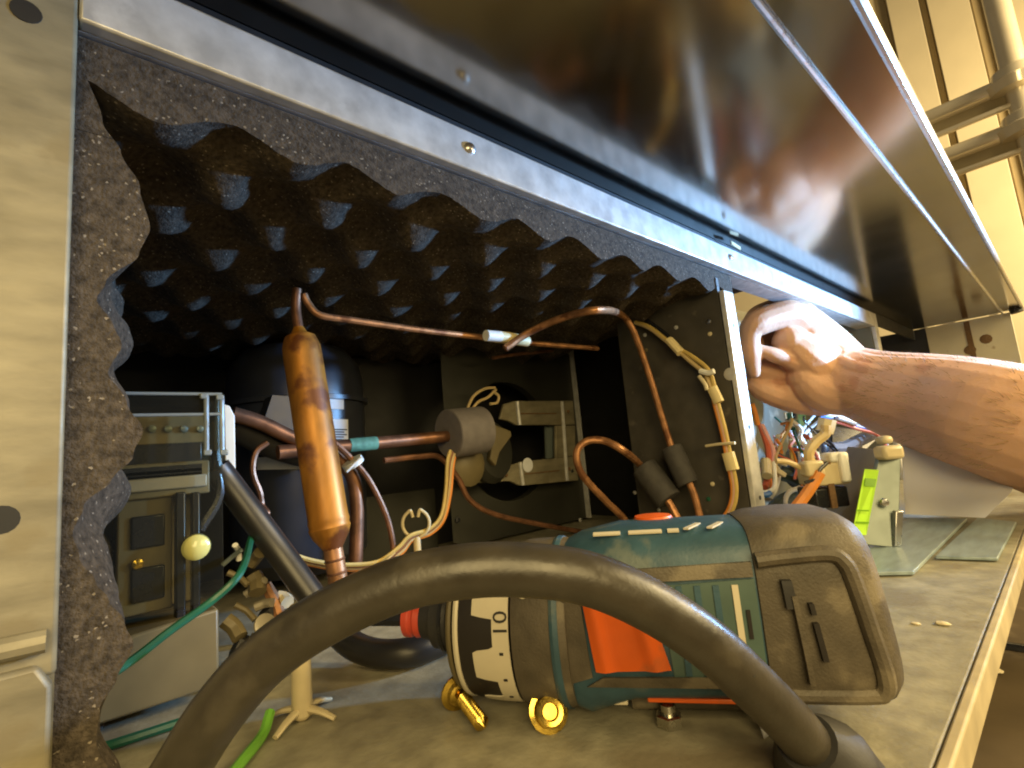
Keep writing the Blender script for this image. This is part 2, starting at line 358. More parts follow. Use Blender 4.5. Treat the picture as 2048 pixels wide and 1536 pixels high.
def prof_x(z):
    for (z1, x1), (z0, x0) in zip(prof, prof[1:]):
        if z0 <= z <= z1:
            t = (z-z0)/(z1-z0); t = t*t*(3-2*t); return x0+(x1-x0)*t
    return .05
def left_out(u, v):
    y = 1.034+1.3*u; z = .002+1.07*v + .0
    z = .002+1.125*v if u > .02 else .002+1.27*v
    z = .002+1.10*v
    f = (y-1.034)
    w1 = max(0, 1-f/.10); e = .055+.048*egg(z+.03, f+.14, .30, .52)
    n_ = noise.noise(Vector((9, y*14, z*14)))*.006+noise.noise(Vector((3, y*40, z*40)))*.003
    return Vector((prof_x(z)*w1+e*(1-w1)+n_*(.6+.4*(1-w1)), y, z))
lf = MB().slab(left_out, lambda u, v: Vector((-.018, 1.034+1.3*u, .002+1.10*v)), 70, 150)
def left_top(u, v):
    z = 1.103+.175*v; y = 1.034+.03*u
    return Vector((prof_x(z), y, z))
lf.slab(left_top, lambda u, v: Vector((-.018, 1.034+.03*u, 1.103+.175*v)), 3, 20)
o = obj('acoustic_foam', lf, FOAM, angle=60); tag(o, 'torn wavy edge of foam lining beside the left galvanised post', 'foam')

# ================================================================ FAN SHROUD, FAN BRACKET
YS = 2.3
sh = thing('condenser_shroud', 'dark grey fan shroud plate with round opening behind the fan bracket', 'shroud', (2.1, YS, 0))
cx, cz, R = 2.02, .575, .36
mb = MB(); x0, x1, z0, z1 = 1.563, 2.66, .02, 1.22; n = 48; vs = []; fs = []
for k in range(n):
    a = 2*math.pi*(k+.5)/n; ca, sa = math.cos(a), math.sin(a)
    t = min((x1-cx)/ca if ca > 0 else (x0-cx)/ca, (z1-cz)/sa if sa > 0 else (z0-cz)/sa)
    vs += [Vector((cx+R*ca, YS, cz+R*sa)), Vector((cx+t*ca, YS, cz+t*sa)), Vector((cx+R*ca, YS+.06, cz+R*sa))]
for k in range(n):
    a, b = k*3, ((k+1) % n)*3; fs += [(a, a+1, b+1, b), (a, b, b+2, a+2)]
mb.add(vs, fs); obj('shroud_plate', mb, BACKG, sh)
obj('plate_edge', MB().bx(2.655, 2.672, YS-.03, YS+.01, .02, 1.2), GALV, sh)
p = P(915, 1040, Y=YS-.002); obj('plate_screw', MB().lathe(p, (0, -1, 0), [(0, .018), (.006, .015), (.008, .004)], 10), BLACKM, sh)
p = P(1160, 1040, Y=YS-.002); obj('plate_screw', MB().lathe(p, (0, -1, 0), [(0, .014), (.006, .012), (.008, .004)], 10), GALV, sh)
obj('core_panel', MB().bx(.9, 2.66, 2.62, 2.64, 0, 1.1), BLACKP, sh)
obj('lower_tray', MB().bx(1.0, 1.562, 2.45, 2.47, .0, .34), BACKG, sh)
YB = 2.20
br = thing('fan_motor_bracket', 'galvanised fan motor bracket with a square window in front of the shroud', 'bracket', (2.35, YB, .28))
def Q(px, py, Y=YB): return P(px, py, Y=Y)
arm_t = [Q(1008, 808), Q(1030, 802), Q(1146, 801), Q(1150, 850), Q(1032, 850), Q(1018, 842), Q(1000, 838)]
obj('upper_arm', MB().prism(arm_t, (0, .02, 0)), GALV2, br, bevel=.004)
arm_b = [Q(925, 945), Q(1030, 928), Q(1042, 923), Q(1152, 912), Q(1157, 961), Q(1048, 971), Q(1036, 970), Q(1020, 962), Q(920, 968)]
obj('lower_arm', MB().prism(arm_b, (0, .02, 0)), GALV2, br, bevel=.004)
obj('side_plate', MB().prism([Q(1112, 851), Q(1150, 851), Q(1152, 911), Q(1112, 916)], (0, .02, 0)), GALV2, br, bevel=.004)
obj('inner_web', MB().prism([Q(1092, 852, 2.26), Q(1111, 852, 2.26), Q(1113, 915, 2.26), Q(1094, 917, 2.26)], (0, .015, 0)), GREYMET, br)
for a, b in (((1034, 803), (1039, 850)), ((1040, 925), (1046, 970)), ((1124, 803), (1134, 961))):
    obj('bracket_rib', MB().tube([Q(*a, YB-.004), Q(*b, YB-.004)], .012, 8, smooth=False), GALV, br)
for a, b in (((1040, 827), (1112, 827)), ((1050, 948), (1118, 941))):
    obj('bracket_groove', MB().tube([Q(*a, YB-.002), Q(*b, YB-.002)], .004, 6, smooth=False), RUST, br)
for px, py in ((1136, 823), (1138, 938), (1144, 942), (1012, 950)):
    obj('bracket_screw', MB().lathe(Q(px, py, YB-.001), (0, -1, 0), [(0, .012), (.006, .010), (.008, .002)], 10), RUST if px < 1140 else HEM, br)
obj('round_sticker', MB().lathe(Q(1055, 930, YB-.0015), (0, -1, 0), [(0, .042), (.003, .042)], 20), LABELW, br)
mt = thing('fan_motor', 'beige fan motor partly hidden behind the grey pipe sleeve', 'motor', Q(950, 960, 2.12))
obj('motor_body', MB().lathe(Q(965, 905, 2.24), (0.25, -1, 0.05), [(-.05, .10), (0, .17), (.06, .18), (.10, .15), (.12, .06)], 24), BACKG, mt)
obj('end_bell', MB().lathe(Q(930, 930, 2.10), (0.1, -1, 0), [(0, .10), (.03, .11), (.05, .08), (.06, .03)], 20), CREAMD, mt)
obj('wedge_terminal', MB().prism([Q(978, 865, 2.08), Q(992, 850, 2.08), Q(1022, 862, 2.08), Q(1024, 872, 2.08), Q(1000, 905, 2.08), Q(992, 932, 2.08), Q(980, 918, 2.08), Q(985, 890, 2.08)], (0, .06, 0)), CREAMD, mt, bevel=.006)
for k, pts in enumerate((((930, 832), (945, 795), (968, 778), (990, 775)), ((936, 832), (955, 805), (975, 795), (992, 779)), ((985, 782), (997, 792), (994, 805), (980, 808)))):
    obj('motor_lead', MB().tube(PL(pts, Y=2.12), .008, 6), BEIGEW, mt)
# suction pipe with insulated sleeve
sp = thing('suction_pipe', 'horizontal copper pipe ending in a thick grey insulating sleeve', 'pipe', P(800, 885, Y=2.0))
a, b = P(690, 892, Y=2.0), P(900, 872, Y=2.0)
obj('copper_run', MB().tube([a+(a-b)*.5, a, b, b+(b-a)*.4], .027, 12, smooth=False), COPPERD, sp)
a2, b2 = P(698, 891, Y=2.0), P(752, 886, Y=2.0)
obj('green_patina', MB().tube([a2, (a2+b2)/2, b2], .0290, 12, smooth=False), PATINA, sp)
a, b = P(896, 868, Y=1.99), P(972, 858, Y=1.99); dd = (b-a).normalized()
obj('foam_sleeve', MB().lathe(a, dd, [(0, .028), (0, .113), (.004, .118), (.20, .118), (.204, .113), (.204, .03)], 28), SLEEVEL, sp)

# ================================================================ COMPRESSOR
cc = P(585, 1000, Y=2.45)
cm = thing('compressor', 'glossy black hermetic compressor dome with pale stickers behind the copper drier', 'compressor', (cc.x, 2.5, 0))
cy = 2.5; topz = P(580, 694, Y=2.5).z; r0 = (P(716, 800, Y=2.5)-P(452, 800, Y=2.5)).length/2
cxm = (P(716, 800, Y=2.5).x+P(452, 800, Y=2.5).x)/2
zr = P(600, 815, Y=2.5).z
obj('dome', MB().lathe((cxm, cy, 0), (0, 0, 1), [(zr, r0*1.06), (zr+.02, r0*1.06), (zr+.025, r0*.99), (zr+.12, r0*.99), (topz-.10, r0*.93), (topz-.03, r0*.75), (topz, r0*.40), (topz+.01, .01)], 40), COMPB, cm)
obj('shell', MB().lathe((cxm, cy, 0), (0, 0, 1), [(.05, r0*.7), (.12, r0*.95), (zr-.04, r0*1.0), (zr-.002, r0*1.0)], 40), COMPB, cm)
obj('terminal_cover', MB().prism(PL([(545, 790), (600, 795), (605, 880), (525, 850)], Y=2.02), (0, .1, 0)), LABELW if False else COMPB, cm)
def cyl_label(name, px0, px1, py0, py1, m_):
    def fn(u, v):
        q = P(px0+(px1-px0)*u, py0+(py1-py0)*v, Y=cy-r0)
        x = q.x; dx = max(-.97, min(.97, (x-cxm)/(r0*1.01))); return Vector((x, cy-r0*1.015*math.sqrt(1-dx*dx), q.z))
    def fi(u, v):
        q = fn(u, v); q.y += .004; return q
    return obj(name, MB().slab(fn, fi, 8, 2), m_, cm)
cyl_label('rating_sticker', 655, 700, 838, 884, LABELW)
cyl_label('blue_sticker', 640, 690, 796, 818, LABELW)
cyl_label('lower_sticker', 530, 612, 912, 938, LABELW)
for k in range(5):
    cyl_label('printed_line', 664, 696-(k*7) % 13, 858+k*5, 860+k*5, INK).location.y -= .0012
# ================================================================ FILTER DRIER AND LINES
fd0, fd1 = P(597, 655, Y=1.70), P(668, 1110, Y=1.62)
dr = thing('filter_drier', 'long orange copper filter drier standing tilted in front of the compressor', 'filter drier', fd1)
ax = (fd1-fd0); Ln = ax.length; ax.normalize()
Rr = .062
obj('drier_body', MB().lathe(fd0, ax, [(0, .017), (.02, .026), (.035, Rr*.80), (.07, Rr*.98), (.10, Rr), (Ln-.12, Rr*1.0), (Ln-.105, Rr*1.04), (Ln-.095, Rr*.99), (Ln-.085, Rr*1.04), (Ln-.06, Rr*.9), (Ln-.02, Rr*.48), (Ln, Rr*.42)], 32), DRIER, dr)
obj('top_stub', MB().tube([P(594, 578, Y=1.71), P(592, 620, Y=1.71), fd0+ax*.02], .0165, 12), COPPERD, dr)
e = fd1+ax*.13
obj('bottom_stub', MB().tube([fd1-ax*.02, fd1+ax*.05, e], .030, 14, smooth=False), COPPER, dr)
obj('stub_tail', MB().tube([e-ax*.002, e+ax*.10, Vector((e.x+.02, e.y+.03, .02))], .024, 12), COPPER, dr)
for t in (.012, .052):
    q = fd1+ax*t; obj('solder_ring', MB().lathe(q, ax, [(0, .0305), (.004, .033), (.008, .0305)], 14), COPPERD, dr)
def line(name, label, pts, r, m_, cat='tube', n=10, **k):
    o = obj(name, MB().tube(PL(pts, **k) if not isinstance(pts[0], Vector) else pts, r, n), m_)
    return tag(o, label, cat)
cap = line('capillary_tube', 'bright thin copper tube running right from the drier top to cream tape', [P(608, 588, Y=1.70), P(616, 606, Y=1.70), P(640, 630, Y=1.69), P(700, 640, Y=1.68), P(840, 660, Y=1.66), P(975, 676, Y=1.64), P(1060, 686, Y=1.63), P(1195, 697, Y=1.62)], .0125, COPPER)
tw = thing('tape_wrap', 'cream tape wrapped round the thin copper tubes below the foam', 'tape', P(1015, 690, Y=1.6))
obj('tape_roll', MB().tube([P(978, 672, Y=1.60), P(1015, 676, Y=1.60), P(1054, 683, Y=1.60)], lambda t: .030-.006*abs(t-.5), 12, flat=.9), TAPE, tw)
obj('white_end', MB().tube([P(972, 671, Y=1.59), P(1000, 673, Y=1.59)], .024, 12, smooth=False), WHITEP, tw)
obj('wrapped_strap', MB().tube([P(1012, 697, Y=1.57), P(1030, 682, Y=1.57), P(1052, 672, Y=1.57)], .007, 8), BROWNW, tw)
line('looped_tube', 'dark thin copper tube arching under the foam and down into the right black sleeve', [P(1010, 697, Y=1.58), P(1060, 664, Y=1.53), P(1130, 634, Y=1.38), P(1200, 620, Y=1.22), P(1243, 630, X=2.05), P(1268, 665, X=2.15), P(1300, 755, X=2.22), P(1345, 900, X=2.22), P(1385, 980, X=2.22), P(1408, 1068, X=2.22)], .0165, COPPER)
line('hairpin_tube', 'bent copper tube looping left out of the tilted black sleeve', [P(1370, 1066, X=2.18), P(1335, 1000, X=2.18), P(1285, 935, X=2.18), P(1245, 900, Y=1.42), P(1205, 881, Y=1.5), P(1170, 884, Y=1.56), P(1153, 908, Y=1.58), P(1165, 950, Y=1.58), P(1210, 1000, Y=1.58), P(1248, 1038, Y=1.58), P(1255, 1062, Y=1.58)], .0175, COPPER)
for lab, a, b, r, X_ in (('left of two black foam sleeves on the copper tubes by the divider', (1288, 935), (1338, 1000), .066, 2.18), ('right of two black foam sleeves on the copper tubes by the divider', (1342, 895), (1376, 968), .052, 2.22)):
    a, b = P(*a, X=X_), P(*b, X=X_); d = (b-a)
    o = obj('pipe_sleeve', MB().lathe(a, d, [(0, .018), (0, r*.95), (.004, r), (d.length-.004, r), (d.length, r*.95), (d.length, .018)], 24), SLEEVE); tag(o, lab, 'sleeve', 'black foam sleeves on the copper tubes')
line('copper_pipe', 'brown copper pipe crossing behind the drier below the compressor dome', [P(465, 828, Y=2.0), P(520, 845, Y=2.0), P(590, 878, Y=2.0), P(660, 905, Y=2.0), P(700, 945, Y=2.0), P(713, 1000, Y=2.0), P(712, 1100, Y=2.0), P(706, 1190, Y=2.0)], .028, COPPERD, 'pipe', 12)
line('copper_tube', 'thin reddish copper tube curving down right of the drier', [P(668, 885, Y=1.95), P(700, 915, Y=1.95), P(738, 960, Y=1.95), P(772, 1030, Y=1.95), P(786, 1090, Y=1.95), P(784, 1120, Y=1.95)], .012, COPPERD, 'tube', 8)
line('copper_tube', 'thin copper tube hooked left of the drier behind the black hose', [P(535, 885, Y=2.0), P(512, 905, Y=2.0), P(506, 945, Y=2.0), P(520, 985, Y=2.0), P(524, 1010, Y=2.0), P(534, 1025, Y=1.98), P(530, 1038, Y=1.98)], .011, COPPERD, 'tube', 8)
line('copper_tube', 'thin copper tube sagging from the fan bracket along the dark floor', [P(768, 921, Y=2.05), P(840, 913, Y=2.05), P(880, 915, Y=2.05), P(915, 955, Y=2.05), P(940, 1000, Y=2.05), P(985, 1027, Y=2.05), P(1060, 1045, Y=2.05), P(1200, 1070, Y=2.0)], .014, COPPERD, 'tube', 8)
line('copper_tube', 'faint reddish copper tube under the foam near the shroud top', [P(985, 716, Y=2.1), P(1040, 708, Y=2.1), P(1120, 700, Y=2.1)], .010, COPPERD, 'tube', 8)
line('insulated_pipe', 'thick black insulated pipe crossing behind the drier', [P(470, 850, Y=2.1), P(530, 882, Y=2.1), P(600, 905, Y=2.1), P(650, 912, Y=2.12)], .055, RUBBERM, 'pipe', 14)
zt = thing('cable_tie', 'white cable tie round the copper pipes right of the drier', 'cable tie', P(705, 930, Y=1.92))
q = P(706, 926, Y=1.935); obj('tie_band', MB().lathe(q, (P(690, 905, Y=1.93)-P(720, 950, Y=1.93)), [(-.012, .043), (.012, .043)], 16), WHITEP, zt)
obj('tie_tail', MB().tube([P(722, 915, Y=1.88), P(706, 930, Y=1.88), P(692, 944, Y=1.88)], .010, 8, flat=.6), WHITEP, zt)
line('drain_hose', 'black rubber hose sloping down from the clear control box', [P(432, 935, Y=1.5), P(455, 965, Y=1.5), P(500, 1025, Y=1.48), P(560, 1105, Y=1.45), P(640, 1215, Y=1.38), P(690, 1278, Z=.06), P(745, 1305, Z=.04), P(810, 1306, Z=.04), P(870, 1288, Z=.04), P(940, 1255, Z=.04)], .034, RUBBER, 'hose', 14)
# wire loops low in the bay
wl = thing('wire_bundle', 'yellow and brown wires looping past the drier foot to the ring clip', 'wires', P(700, 1135, Y=1.9))
pth = [(535, 1070), (560, 1098), (600, 1118), (650, 1130), (700, 1134), (760, 1128), (800, 1100), (822, 1076), (860, 1062), (885, 1035), (896, 985), (900, 930), (905, 905)]
for k, m_ in enumerate((YELW, BROWNW, BEIGEW, ORANGEW)):
    obj('wire', MB().tube([P(x+(k-1.5)*2.2+2*math.sin(i+k), y+(k-1.5)*3.2, Y=1.93+.01*k) for i, (x, y) in enumerate(pth)], .0085, 6), m_, wl)
obj('wire_tail', MB().tube(PL([(745, 1150), (765, 1128), (790, 1105)], Y=1.9), .004, 6), BEIGEW, wl)
def ring_clip(name, label, base, hgt, rr, ring, mat_):
    t = thing(name, label, 'clip', base, 'nylon wire clips standing on the base')
    b = Vector(base)
    obj('stem', MB().lathe(b, (0, 0, 1), [(0.0, .5*rr), (.006, rr*.9), (.012, rr), (hgt, rr*.9), (hgt+.004, rr*.6)], 12), mat_, t)
    for a in (0.4, 2.2, 3.7, 5.3):
        obj('foot', MB().tube([b+Vector((0, 0, .022)), b+Vector((math.cos(a)*rr*2, math.sin(a)*rr*2, .016)), b+Vector((math.cos(a)*rr*3.6, math.sin(a)*rr*3.6, .004))], lambda t_: rr*.5*(1-.4*t_), 8, flat=.7), mat_, t)
    if ring:
        c_ = b+Vector((0, 0, hgt+ring)); pts = []
        for k in range(23):
            a = math.radians(110+320*k/22); pts.append(c_+Vector((right.x*math.cos(a), right.y*math.cos(a), math.sin(a)))*ring)
        pts = [c_+(pts[0]-c_)*.55+Vector((0, 0, -.004))]+pts+[c_+(pts[-1]-c_)*.55+Vector((0, 0, -.004))]
        obj('open_ring', MB().tube(pts, rr*.42, 8), mat_, t)
    return t
b = P(835, 1122, Y=1.9); b.z = 0.0
b = P(835, 1120, Z=0.0)
bb = P(836, 1116, Y=1.95); 
ring_clip('wire_clip', 'small nylon clip with open ring holding the wires in mid floor', (bb.x, bb.y, 0.002), max(.03, P(835, 1075, Y=1.95).z), .017, .058, NYLON)
b = P(605, 1440, Z=0)
t = ring_clip('wire_clip', 'tall yellowed nylon standoff with splayed feet beside the curved cord', (b.x, b.y, 0.002), P(600, 1270, Y=b.y).z, .021, 0, NYLON)
obj('clip_head', MB().tube([P(590, 1275, Y=b.y), P(583, 1250, Y=b.y), P(592, 1222, Y=b.y), P(603, 1230, Y=b.y)], .018, 8), CREAMD, t)
# ================================================================ CONTROL BOX (left, under a clear cover)
YC = 1.42
ZT = P(440, 790, Y=YC).z
xr = P(432, 1000, Y=YC).x; xl = .03
cbx = thing('control_box', 'relay control box under a clear plastic cover beside the foam edge', 'control box', (.17, YC+.15, 0))
def RB(name, x0, x1, y0, y1, Yf, dep, m_, bev=.004):
    a = P(x0, y0, Y=Yf); b_ = P(x1, y1, Y=Yf)
    return obj(name, MB().bx(min(a.x, b_.x), max(a.x, b_.x), Yf, Yf+dep, min(a.z, b_.z), max(a.z, b_.z)), m_, cbx, bevel=bev)
obj('base_ledge', MB().prism([(xl, YC-.02, .03), (xr, YC-.02, .03), (xr, YC-.02, .20), (xl, YC-.02, .18)], (0, .34, 0)), CREAMD, cbx, bevel=.006)
obj('rear_body', MB().bx(xl, xr-.01, YC+.14, YC+.30, .2, ZT-.05), CREAMD, cbx, bevel=.006)
RB('terminal_block', 225, 415, 830, 885, YC+.05, .06, CREAMD); RB('dark_block', 245, 405, 890, 925, YC+.05, .07, BLACKM)
RB('relay_top', 230, 420, 932, 985, YC+.03, .08, CREAMD); RB('relay_ridge', 235, 415, 962, 972, YC+.022, .02, KHAKI)
RB('relay_case', 235, 345, 995, 1215, YC+.04, .09, CREAMD)
for y0, y1 in ((1035, 1090), (1140, 1195)): RB('relay_window', 262, 330, y0, y1, YC+.032, .02, BLACKM)
RB('relay_rail', 352, 372, 985, 1330, YC+.01, .03, BLACKM); RB('relay_rail', 384, 402, 985, 1330, YC+.01, .03, BLACKM)
q = P(275, 1128, Y=YC+.035); obj('terminal_screw', MB().lathe(q, (0, -1, 0), [(0, .012), (.006, .011), (.008, .003)], 14), BRASS, cbx)
q = P(392, 1094, Y=YC+.0); obj('reset_button', MB().lathe(q, (-.2, -1, 0), [(-.02, .022), (0, .031), (.012, .029), (.020, .020), (.024, .004)], 24), SCUFF, cbx)
for k in range(6):
    q = P(240+32*k, 858, Y=YC+.046); obj('terminal_screw', MB().lathe(q, (0, -1, 0), [(0, .009), (.005, .008), (.007, .002)], 10), GREYMET, cbx)
for k in range(3):
    RB('relay_slot', 246, 404, 938+9*k, 941+9*k, YC+.026, .006, BLACKM, 0)
obj('switch_stem', MB().tube(PL([(400, 1060), (440, 985), (430, 900)], Y=YC+.06), .012, 8), BLACKM, cbx)
cov = MB(); t_ = .006; zc0 = .22
cov.bx(xl, xr+.012, YC-.012, YC-.012+t_, zc0, ZT); cov.bx(xr+.006, xr+.012, YC-.006, YC+.22, zc0+.3, ZT); cov.bx(xl, xr+.012, YC-.006, YC+.22, ZT, ZT+t_)
obj('clear_cover', cov, CLEAR, cbx, bevel=.001)
for dx_, yy_ in ((.012, YC-.012), (-.022, YC-.014), (.014, YC+.05)):
    obj('cover_edge_glint', MB().tube([(xr+dx_, yy_, zc0+.35), (xr+dx_, yy_, ZT-.004)], .006, 8, smooth=False), EDGEP, cbx)  # strips that imitate the highlights along the cover's edges
for zz_ in (ZT, ZT-.05):
    obj('cover_edge_glint', MB().tube([(xl, YC-.013, zz_), (xr+.012, YC-.013, zz_)], .004, 8, smooth=False), EDGEP, cbx)
for px, py in ((415, 905), (448, 905), (440, 795), (408, 792)):
    obj('cover_clip', MB().box(P(px, py, Y=YC-.016), (.018, .008, .014)), EDGEP, cbx, bevel=.003)
obj('white_side_plate', MB().prism(PL([(448, 808), (460, 812), (470, 832), (472, 952), (450, 935)], Y=YC+.1), (0, .06, 0)), WHITEP, cbx, bevel=.003)
line('green_wire', 'bright green earth wire curving across the control box base', [P(512, 1040, Y=1.58), P(500, 1085, Y=1.45), P(490, 1125, Y=1.34), P(470, 1160, Y=1.30), P(420, 1205, Y=1.30), P(340, 1262, Y=1.28), P(268, 1318, Y=1.26), P(190, 1370, Y=1.22)], .0085, GREENW, 'wire', 8)
line('green_wire', 'dark green wire lying on the floor left of the curved cord', [P(150, 1512, Z=.012), P(240, 1484, Z=.012), P(320, 1458, Z=.012), P(410, 1428, Z=.012), P(500, 1395, Z=.012)], .0095, GREENW, 'wire', 8)
line('green_wire', 'lime green wire end on the floor at the bottom edge', [P(540, 1425, Z=.03), P(525, 1470, Z=.012), P(490, 1515, Z=.012), P(455, 1560, Z=.012)], .010, mat('lime_wire', (.16, .42, .05), .35), 'wire', 8)
# junk of terminals behind the hose
jk = thing('terminal_cluster', 'dusty cluster of crimp terminals and leads beside the hose', 'terminals', P(520, 1200, Y=1.5))
for k, (x0, y0, x1, y1, r_, m_) in enumerate(((445, 1130, 482, 1100, .006, GREYMET), (455, 1145, 495, 1170, .008, CREAMD), (500, 1130, 520, 1105, .016, CREAMD), (470, 1210, 510, 1240, .008, CREAMD), (490, 1190, 530, 1160, .010, KHAKI), (530, 1170, 560, 1235, .016, COPPER), (510, 1215, 545, 1205, .012, KHAKI), (520, 1245, 560, 1275, .018, KHAKI), (450, 1240, 480, 1275, .020, CREAMD), (500, 1275, 560, 1300, .012, CREAMD), (555, 1195, 575, 1205, .018, CREAM), (478, 1120, 470, 1090, .007, WHITEP), (505, 1150, 515, 1185, .022, CREAMD), (535, 1215, 600, 1300, .03, RUBBERM), (470, 1290, 560, 1330, .03, RUBBERM))):
    obj('terminal', MB().tube([P(x0, y0, Y=1.5), P((x0+x1)/2+3, (y0+y1)/2-3, Y=1.49), P(x1, y1, Y=1.47)], r_, 8), m_, jk)
obj('lug_disc', MB().lathe(P(530, 1252, Y=1.46), (.3, -1, .5), [(0, .03), (.006, .03)], 16), KHAKI, jk)

# ================================================================ WIRES ON THE DIVIDER
dw = thing('divider_harness', 'beige wires with crimp sleeves clipped down the dark divider wall', 'wires', P(1440, 1050, X=2.25))
h1 = [(1270, 645), (1300, 657), (1345, 692), (1380, 722), (1412, 752), (1430, 800), (1446, 860), (1458, 920), (1468, 975), (1462, 1015), (1440, 1048)]
for k, (m_, off) in enumerate(((BEIGEW, 0), (YELW, 9), (ORANGEW, -6), (PINKW, 4))):
    pts = [P(x+off*(.2 if i < 3 else (.9 if i < 5 else .45)), y-off*(.1 if i < 3 else .7 if i < 5 else 0), X=2.26) for i, (x, y) in enumerate(h1)]
    if k >= 2: pts = pts[5:]
    obj('wire', MB().tube(pts, .011, 8), m_, dw)
for a, b, r in (((1338, 680), (1362, 706), .030), ((1424, 775), (1438, 805), .026), ((1456, 905), (1466, 940), .030)):
    obj('crimp_sleeve', MB().tube([P(*a, X=2.25), P(*b, X=2.25)], r, 10, smooth=False, flat=.7), TAPE, dw)
obj('tie_knot', MB().tube(PL([(1400, 742), (1416, 746), (1428, 742)], X=2.235), .013, 8), WHITEP, dw)
obj('tie_knot', MB().tube(PL([(1398, 752), (1410, 768), (1414, 780)], X=2.235), .010, 8), CREAM, dw)
obj('wall_clip', MB().tube(PL([(1412, 892), (1440, 888), (1470, 886)], X=2.24), .010, 8, flat=.7), CREAM, dw)
obj('floor_grommet', MB().lathe(P(1425, 1050, X=2.22), (0, 0, 1), [(-.03, .05), (.0, .048), (.02, .02)], 14), TAPE, dw)
line('sense_lead', 'black thin lead on the divider above the beige wires', PL([(1292, 640), (1330, 668), (1352, 690)], X=2.28), .012, BLACKM, 'wire', 8)

# ================================================================ WIRING BAY CONTENTS
def KM(py): return 1.0 if py >= 1050 else (1.0+.12*(1050-py)/50 if py > 1000 else min(1.30, 1.12+.18*(1000-py)/140))
def K(px, py, c=2.75): return P(px, py, c=c*KM(py))
def K0(px, py, c): return P(px, py, c=c)
board = obj('circuit_board', MB().prism([K(1545, 815, 3.3), K(1612, 822, 3.4), K(1612, 905, 3.4), K(1545, 900, 3.3)], (.05, .06, 0)), PCB); tag(board, 'green circuit board with pale trunking under the wrist', 'circuit board')
obj('board_trunking', MB().prism([K(1538, 818, 3.2), K(1556, 818, 3.2), K(1562, 930, 3.2), K(1545, 930, 3.2)], (.05, .06, 0)), PANELI, board)
for k in range(7):
    obj('board_component', MB().box(K(1568+9*(k % 4)+2*(k // 4), 832+14*(k // 3), 3.22), (.05, .04, .05)), (CREAM, GREENW, BLACKM, PATINA, RUST)[k % 5], board)
cpq = K(1600, 965, 2.95)
cp = thing('start_capacitor', 'black cylindrical capacitor standing among the wires under the arm', 'capacitor', cpq)
ca0 = K(1604, 960, 2.95); obj('can', MB().lathe(ca0, K(1606, 870, 2.95)-ca0, [(0, .10), (.02, .11), (.24, .11), (.27, .09)], 24), BLACKM, cp)
obj('boot', MB().lathe(K(1606, 880, 2.92), (0, 0, 1), [(0, .10), (.04, .085), (.07, .05), (.09, .02)], 20), RUBBERM, cp)
obj('strap', MB().lathe(K(1635, 925, 2.8), (.1, -.2, 1), [(0, .07), (.10, .075), (.16, .05)], 20), BLACKM, cp)
rl = thing('potential_relay', 'beige and black relay block beside the lime sticker', 'relay', K0(1668, 1015, 2.12))
u_ = Vector((right.x, right.y, 0)).normalized(); d_ = Vector((fwd.x, fwd.y, 0)).normalized()
def KB(name, x0, x1, y0, y1, c, dep, m_, par, bev=.008):
    a, b_ = K0(x0, y1, c-.48), K0(x1, y0, c-.48); ctr = (a+b_)/2+d_*dep/2; wd = (b_-a).dot(u_); h = b_.z-a.z
    return obj(name, MB().box(ctr, (wd, dep, h), u=u_, v=d_, w_=(0, 0, 1)), m_, par, bevel=bev)
KB('black_base', 1633, 1697, 972, 1018, 2.6, .14, BLACKM, rl); KB('beige_case', 1632, 1698, 922, 973, 2.6, .14, NYLON, rl)
KB('case_split', 1661, 1665, 924, 1016, 2.594, .01, RUST, rl, 0)
KB('white_tab', 1686, 1699, 905, 965, 2.58, .05, WHITEP, rl, .01); KB('terminal_hood', 1614, 1650, 920, 955, 2.57, .06, NYLON, rl, .012); KB('white_tab', 1662, 1698, 903, 925, 2.6, .08, WHITEP, rl, .01)
def kl(name, label, pts, r, m_, c=2.65, cat='wire', k0=False):
    return tag(obj(name, MB().tube([(K0 if k0 else K)(x, y, c) for x, y in pts], r, 8), m_), label, cat)
kl('pale_lead', 'thick pale lead curving from the wire nut into the relay', [(1652, 850), (1650, 868), (1630, 885), (1618, 905), (1622, 925), (1640, 935)], 0.022, BEIGEW, 2.16, k0=True)
obj_ = kl('wire_nut', 'cream wire nut above the thick pale lead', [(1655, 838), (1652, 852), (1648, 864)], .036, CREAM, 2.18, 'wire nut', True)
kl('pale_lead', 'thin pale lead running from the white clip to the relay hood', [(1552, 922), (1575, 924), (1600, 935), (1618, 945)], 0.012, BEIGEW, 2.14, k0=True)
kl('orange_lead', 'thick orange lead slanting down from the relay to the drill', [(1640, 945), (1625, 970), (1600, 1005), (1570, 1040), (1560, 1055)], 0.023, ORANGEW, 2.09, k0=True)
kl('black_lead', 'black lead crossing the relay hood', [(1655, 925), (1640, 940), (1630, 958), (1610, 965)], 0.007, BLACKM, 2.08, k0=True)
kl('grey_lead', 'looped grey lead below the capacitor', [(1600, 975), (1578, 985), (1570, 1005), (1580, 1020)], .014, WHITEW, 2.6)
kl('red_lead', 'red lead running down beside the divider flange', [(1520, 850), (1528, 872), (1536, 900), (1538, 940), (1530, 975)], .018, REDW, 2.5)
kl('orange_lead', 'short orange lead at the top of the divider flange', [(1504, 808), (1510, 825), (1516, 850)], .016, ORANGEW, 2.5)
kl('pink_lead', 'pale pink lead beside the red lead', [(1524, 850), (1538, 880), (1547, 905), (1545, 940)], .014, PINKW, 2.49)
wc = thing('wire_connector', 'white hooked wire connector beside the divider flange', 'connector', K(1535, 985, 2.42))
obj('hook', MB().tube([K(x, y, 2.42) for x, y in ((1548, 925), (1550, 960), (1546, 978), (1530, 985), (1518, 982))], .012, 8), WHITEP, wc)
